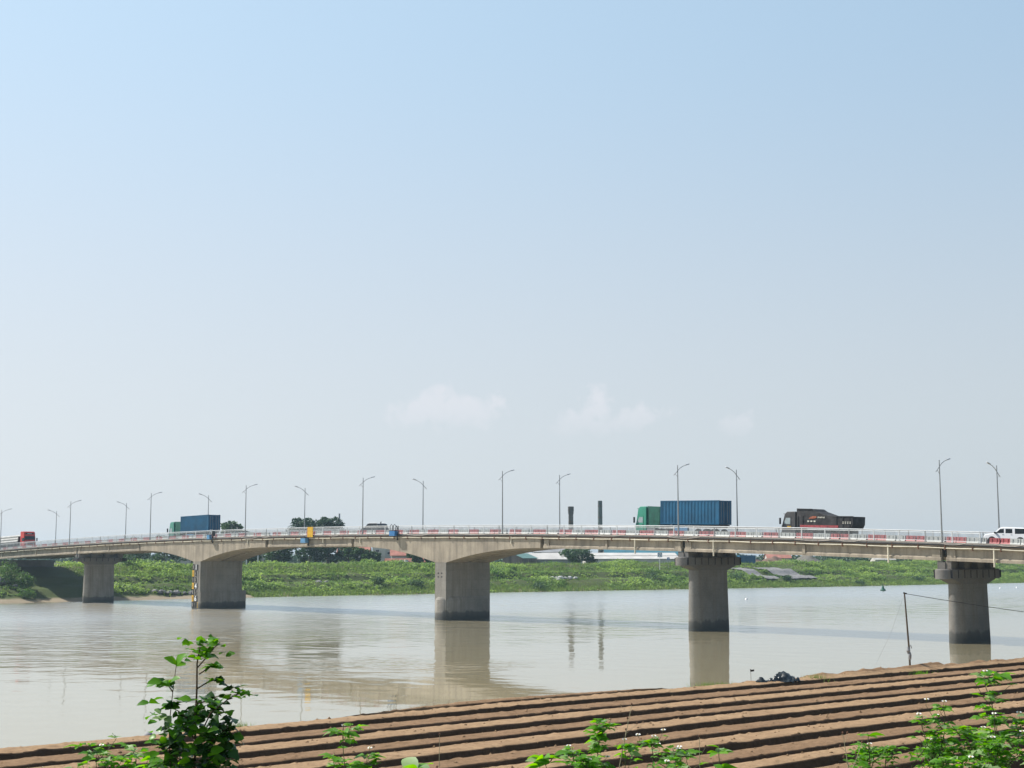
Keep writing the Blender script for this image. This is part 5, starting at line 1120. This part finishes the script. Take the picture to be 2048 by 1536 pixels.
def gnear(X, Y):
    bx, t = at(X, Y); return float(near_z(np.array([bx]), np.array([t]))[0])
def weed(X, Y, ztop, lb, seed, kind='bidens', flowers=2, spread=.12, dens=1.0, big=1.25, group='flowering weeds on the near bank', cat='weed', name='weed'):
    g = np.random.default_rng(seed); zb = gnear(X, Y)-.03; H = ztop-zb
    o = empty(name, (X, Y, zb), 0, lb, cat, group); st = MB(); lv, pale = Leaves(), Leaves(); heads = []
    main = [np.array((g.normal(0, .05)*(1-u), g.normal(0, .05)*(1-u)+.0, H*u*(.96 if u == 1 else 1))) for u in (0, .3, .55, .75, .9, 1)]
    for k in range(1, 5): main[k] = main[k]+np.array((g.normal(0, .012), g.normal(0, .012), 0))
    st.tube(main, [.0045, .004, .0036, .003, .0022, .0014], 5)
    br = [main]
    nb = int(3+3*dens)
    for k in range(nb):
        u = g.uniform(.45, .92); p = along(main, u); a = g.uniform(0, 6.28); l_ = spread*g.uniform(.5, 1.2)
        e = p+np.array((math.cos(a)*l_, math.sin(a)*l_, min(l_*g.uniform(.6, 1.4), H-p[2]-.005))); m_ = (p+e)/2+np.array((0, 0, -.012)); s = [p, m_, e]; st.tube(s, [.0024, .002, .0012], 4); br.append(s)
    def comp(p, a, L_):
        d = np.array((math.cos(a), math.sin(a), g.uniform(-.1, .55))); tgt = pale if g.random() < .22 else lv
        if kind == 'broad': tgt.leaf(p, d, (0, 0, 1)+g.normal(0, .3, 3), L_*1.5, .62, g, .3, .25, .05); return
        q = p+d/np.linalg.norm(d)*L_*.45; st.tube([p, q], .001, 3)
        tgt.leaf(q, d, (0, 0, 1)+g.normal(0, .3, 3), L_, .62, g, .3, .3, .16)
        for s in (-1, 1):
            a2 = a+s*1.05; tgt.leaf(p+(q-p)*.85, (math.cos(a2), math.sin(a2), d[2]-.05), (0, 0, 1)+g.normal(0, .3, 3), L_*.72, .6, g, .3, .3, .16)
    for bi, s in enumerate(br):
        n = int((9 if bi == 0 else 3)*dens+1)
        for k in range(n):
            u = g.uniform(.42 if bi == 0 else .25, 1); comp(along(s, u), g.uniform(0, 6.28), g.uniform(.032, .06)*big*(1 if u < .9 else .8))
    for k in range(5): comp(np.array(main[-1])-np.array((0, 0, .012)), k*1.26+g.uniform(-.3, .3), g.uniform(.034, .05)*big)
    st.build('stem', M['stem'] if kind != 'dry' else M['dry'], o, smooth=60)
    lv.build('leaves', M['weed'], o); pale.build('pale_leaves', M['weed_pale'], o)
    for k in range(flowers):
        s = br[1+k % (len(br)-1)] if k else main; e = np.array(s[-1]); f = e+np.array((g.normal(0, .015), g.normal(0, .015), .035)); MB().tube([e, f], .0011, 4).build('flower_stalk', M['stem'], o)
        c = MB(); c.lathe([(.002, -.004), (.006, 0), (.005, .005), (.001, .007)], (f[0], f[1], f[2]), 8); c.build('flower_head', M['disc'], o); pt = Leaves(); tl = np.array((g.normal(0, .4), -.5, .8))
        for j in range(5): a = j*1.257; pt.leaf(f+np.array((0, 0, .001)), (math.cos(a), math.sin(a)-.2, .25), tl, .016, 1.15, g, .1, .1)
        pt.build('petals', M['petal'], o)
    return o
def dry_stalk(X, Y, ztop, lean, lb, seed, forks=3):
    g = np.random.default_rng(seed); zb = gnear(X, Y)-.03; H = ztop-zb; o = empty('dry_stalk', (X-lean*.7, Y, zb), 0, lb, 'dry stalk', 'dry stalks among the weeds'); st = MB()
    tip = np.array((lean, 0, H)); mid = np.array((lean*.35, 0, H*.62)); st.tube([(0, 0, 0), mid, tip], [.004, .0032, .0014], 5); hd = MB()
    for k in range(forks):
        u = g.uniform(.6, .95); p = mid+(tip-mid)*(u-.5)*2 if u > .5 else mid; e = p+np.array((g.uniform(-.07, .07), g.normal(0, .03), g.uniform(.02, .07))); e[2] = min(e[2], H); st.tube([p, e], .0011, 4); hd.lathe([(.001, 0), (.006, .004), (.005, .012), (.001, .015)], tuple(e), 7)
    st.build('stem', M['dry'], o); hd.lathe([(.001, 0), (.006, .004), (.005, .012), (.001, .015)], tuple(tip), 7); hd.build('seed_head', M['rust'], o)
weed(2.79, 8.5, 7.84, 'tallest weed at the right with a bare neck below its bright star of top leaves', 201, spread=.13, flowers=1, dens=.9, big=1.7)
weed(2.52, 8.5, 7.66, 'weed with several white flowers left of the tallest weed', 202, spread=.09, flowers=4, dens=1.1)
weed(2.38, 8.5, 7.58, 'small weed with one leafy head left of the white flowered weed', 203, spread=.05, flowers=1, dens=.6)
weed(2.08, 8.5, 7.50, 'thin weed with one narrow upright leaf at the left end of the right hand weeds', 204, kind='broad', spread=.05, flowers=0, dens=.15)
weed(2.93, 8.4, 7.60, 'weed with tiny white flowers at the right picture edge', 205, flowers=3, spread=.1)
weed(.51, 8.5, 7.60, 'bushy weed in the middle of the foreground with a dense leafy top', 206, flowers=0, spread=.08, dens=1.8)
dry_stalk(.66, 8.6, 7.63, .16, 'forked dry stalk leaning right beside the bushy middle weed', 207, 5)
weed(.17, 8.0, 7.46, 'young plant with a few broad yellow green leaves left of the bushy middle weed', 208, kind='broad', flowers=0, spread=.06, dens=.4, big=1.5)
weed(.35, 8.4, 7.43, 'weed with a single white flower just left of the bushy middle weed', 209, flowers=1, spread=.07, dens=.9)
weed(.66, 8.6, 7.44, 'low weed under the forked dry stalk', 210, flowers=2, spread=.1, dens=.9)
weed(.81, 8.5, 7.47, 'weed with thin branching flower stems right of the forked dry stalk', 211, flowers=3, spread=.09, dens=.5)
weed(1.0, 8.3, 7.43, 'weed with two white buds between the middle weeds and the yellow green one', 212, flowers=2, spread=.07, dens=.4)
weed(1.16, 8.2, 7.45, 'yellow green upright weed at the right end of the middle weeds', 213, kind='broad', flowers=0, spread=.05, dens=.5)
weed(-.99, 8.5, 7.56, 'slender weed with a white flower between the shrub and the middle weeds', 214, flowers=2, spread=.13, dens=1.5, big=1.5)
weed(-.84, 8.5, 7.42, 'small weed with fresh leaf heads right of the slender flowered weed', 215, flowers=1, spread=.12, dens=1.5, big=1.6)
weed(-.52, 8.0, 7.41, 'plant with long broad bright leaves at the bottom edge left of the middle weeds', 216, kind='broad', flowers=0, spread=.06, dens=.5, big=2)
weed(-2.28, 8.0, 7.52, 'leafy weed at the lower left corner with many small leaflets', 217, flowers=1, spread=.14, big=1.6, dens=1.1)
weed(-2.05, 8.0, 7.52, 'weed with pale seed heads just left of the tall dark shrub', 218, flowers=0, spread=.14, big=1.6, dens=1.0)
weed(-2.45, 8.0, 7.40, 'lowest weed at the far lower left of the picture', 219, flowers=0, spread=.08, big=1.6, dens=.9)
weed(2.57, 8.2, 7.57, 'weed between the white flowered weed and the tallest weed', 220, flowers=0, spread=.1, dens=1.0)
weed(2.95, 8.8, 7.55, 'weed behind the tallest weed to its right', 221, flowers=1, spread=.12, dens=1.2)
weed(.9, 8.3, 7.40, 'short weed at the bottom edge below the branching flower stems', 222, flowers=0, spread=.08, dens=1.2); weed(.44, 8.2, 7.42, 'short leafy weed at the foot of the bushy middle weed', 223, flowers=0, spread=.1, dens=1.4)
weed(-2.32, 7.7, 7.47, 'broad leaved weed in the lower left corner beside the lowest weed', 228, kind='broad', flowers=0, spread=.08, dens=.8, big=1.2)
weed(-2.16, 7.9, 7.49, 'weed with pale mottled leaves between the lower left weeds', 229, flowers=0, spread=.12, dens=1.3, big=1.6)
weed(-1.86, 7.6, 7.50, 'bright weed touching the left side of the tall dark shrub', 230, flowers=0, spread=.11, dens=1.2, big=1.6)
weed(-.93, 8.0, 7.40, 'low broad leaved weed at the bottom edge under the slender flowered weed', 231, kind='broad', flowers=0, spread=.08, dens=.8, big=1.1)
dry_stalk(1.9, 8.3, 7.50, -.05, 'thin dry stalk at the left of the right hand weeds', 224, 2); dry_stalk(-.42, 8.4, 7.48, .01, 'single upright dry grass stalk above the broad bright leaves', 225, 1); dry_stalk(1.08, 8.4, 7.47, 0, 'thin dry stalk between the middle weeds', 226, 1); dry_stalk(1.93, 8.2, 7.46, .13, 'bent dry stalk crossing the left of the right hand weeds', 227, 3)
for k in range(29):
    X = rng.uniform(2.0, 3.15) if k < 23 else rng.uniform(.25, 1.05); u = np.clip((X-2.0)/1.0, 0, 1) if k < 23 else .1
    weed(X, 8.3+rng.uniform(-.35, .45), 7.335+.19*u*rng.uniform(.25, 1.1)+rng.uniform(0, .05), 'low green weed in the thick growth along the lower right edge' if k < 23 else 'low green weed in the clump along the bottom middle edge', 300+k, flowers=int(rng.random() < .4), spread=.11, dens=1.15, big=1.1, group='weeds massed at the lower right' if k < 23 else 'weeds massed at the bottom middle')
# low growth on the slope below the picture
n = 60000; X = rng.normal(0, 14, n); Y = rng.uniform(-6, 26, n); bxv, tv = X-P0[0], Y-P0[1]; bxv, tv = bxv*E1[0]+tv*E1[1], 0
Z = np.interp(bxv, NEAR_B, NEAR_Z); ok = (Z > 4.0) & (np.hypot(X, Y) > 1.6); X, Y, Z = X[ok], Y[ok], Z[ok]
V, F = leaf_quads(np.stack([X, Y, Z+rng.uniform(.0, .16, len(X))], 1), rng.uniform(.03, .09, len(X)), rng, .6); tag(np_mesh('slope_grass', V, F, M['weed']), 'low green growth on the near bank slope', kind='stuff')
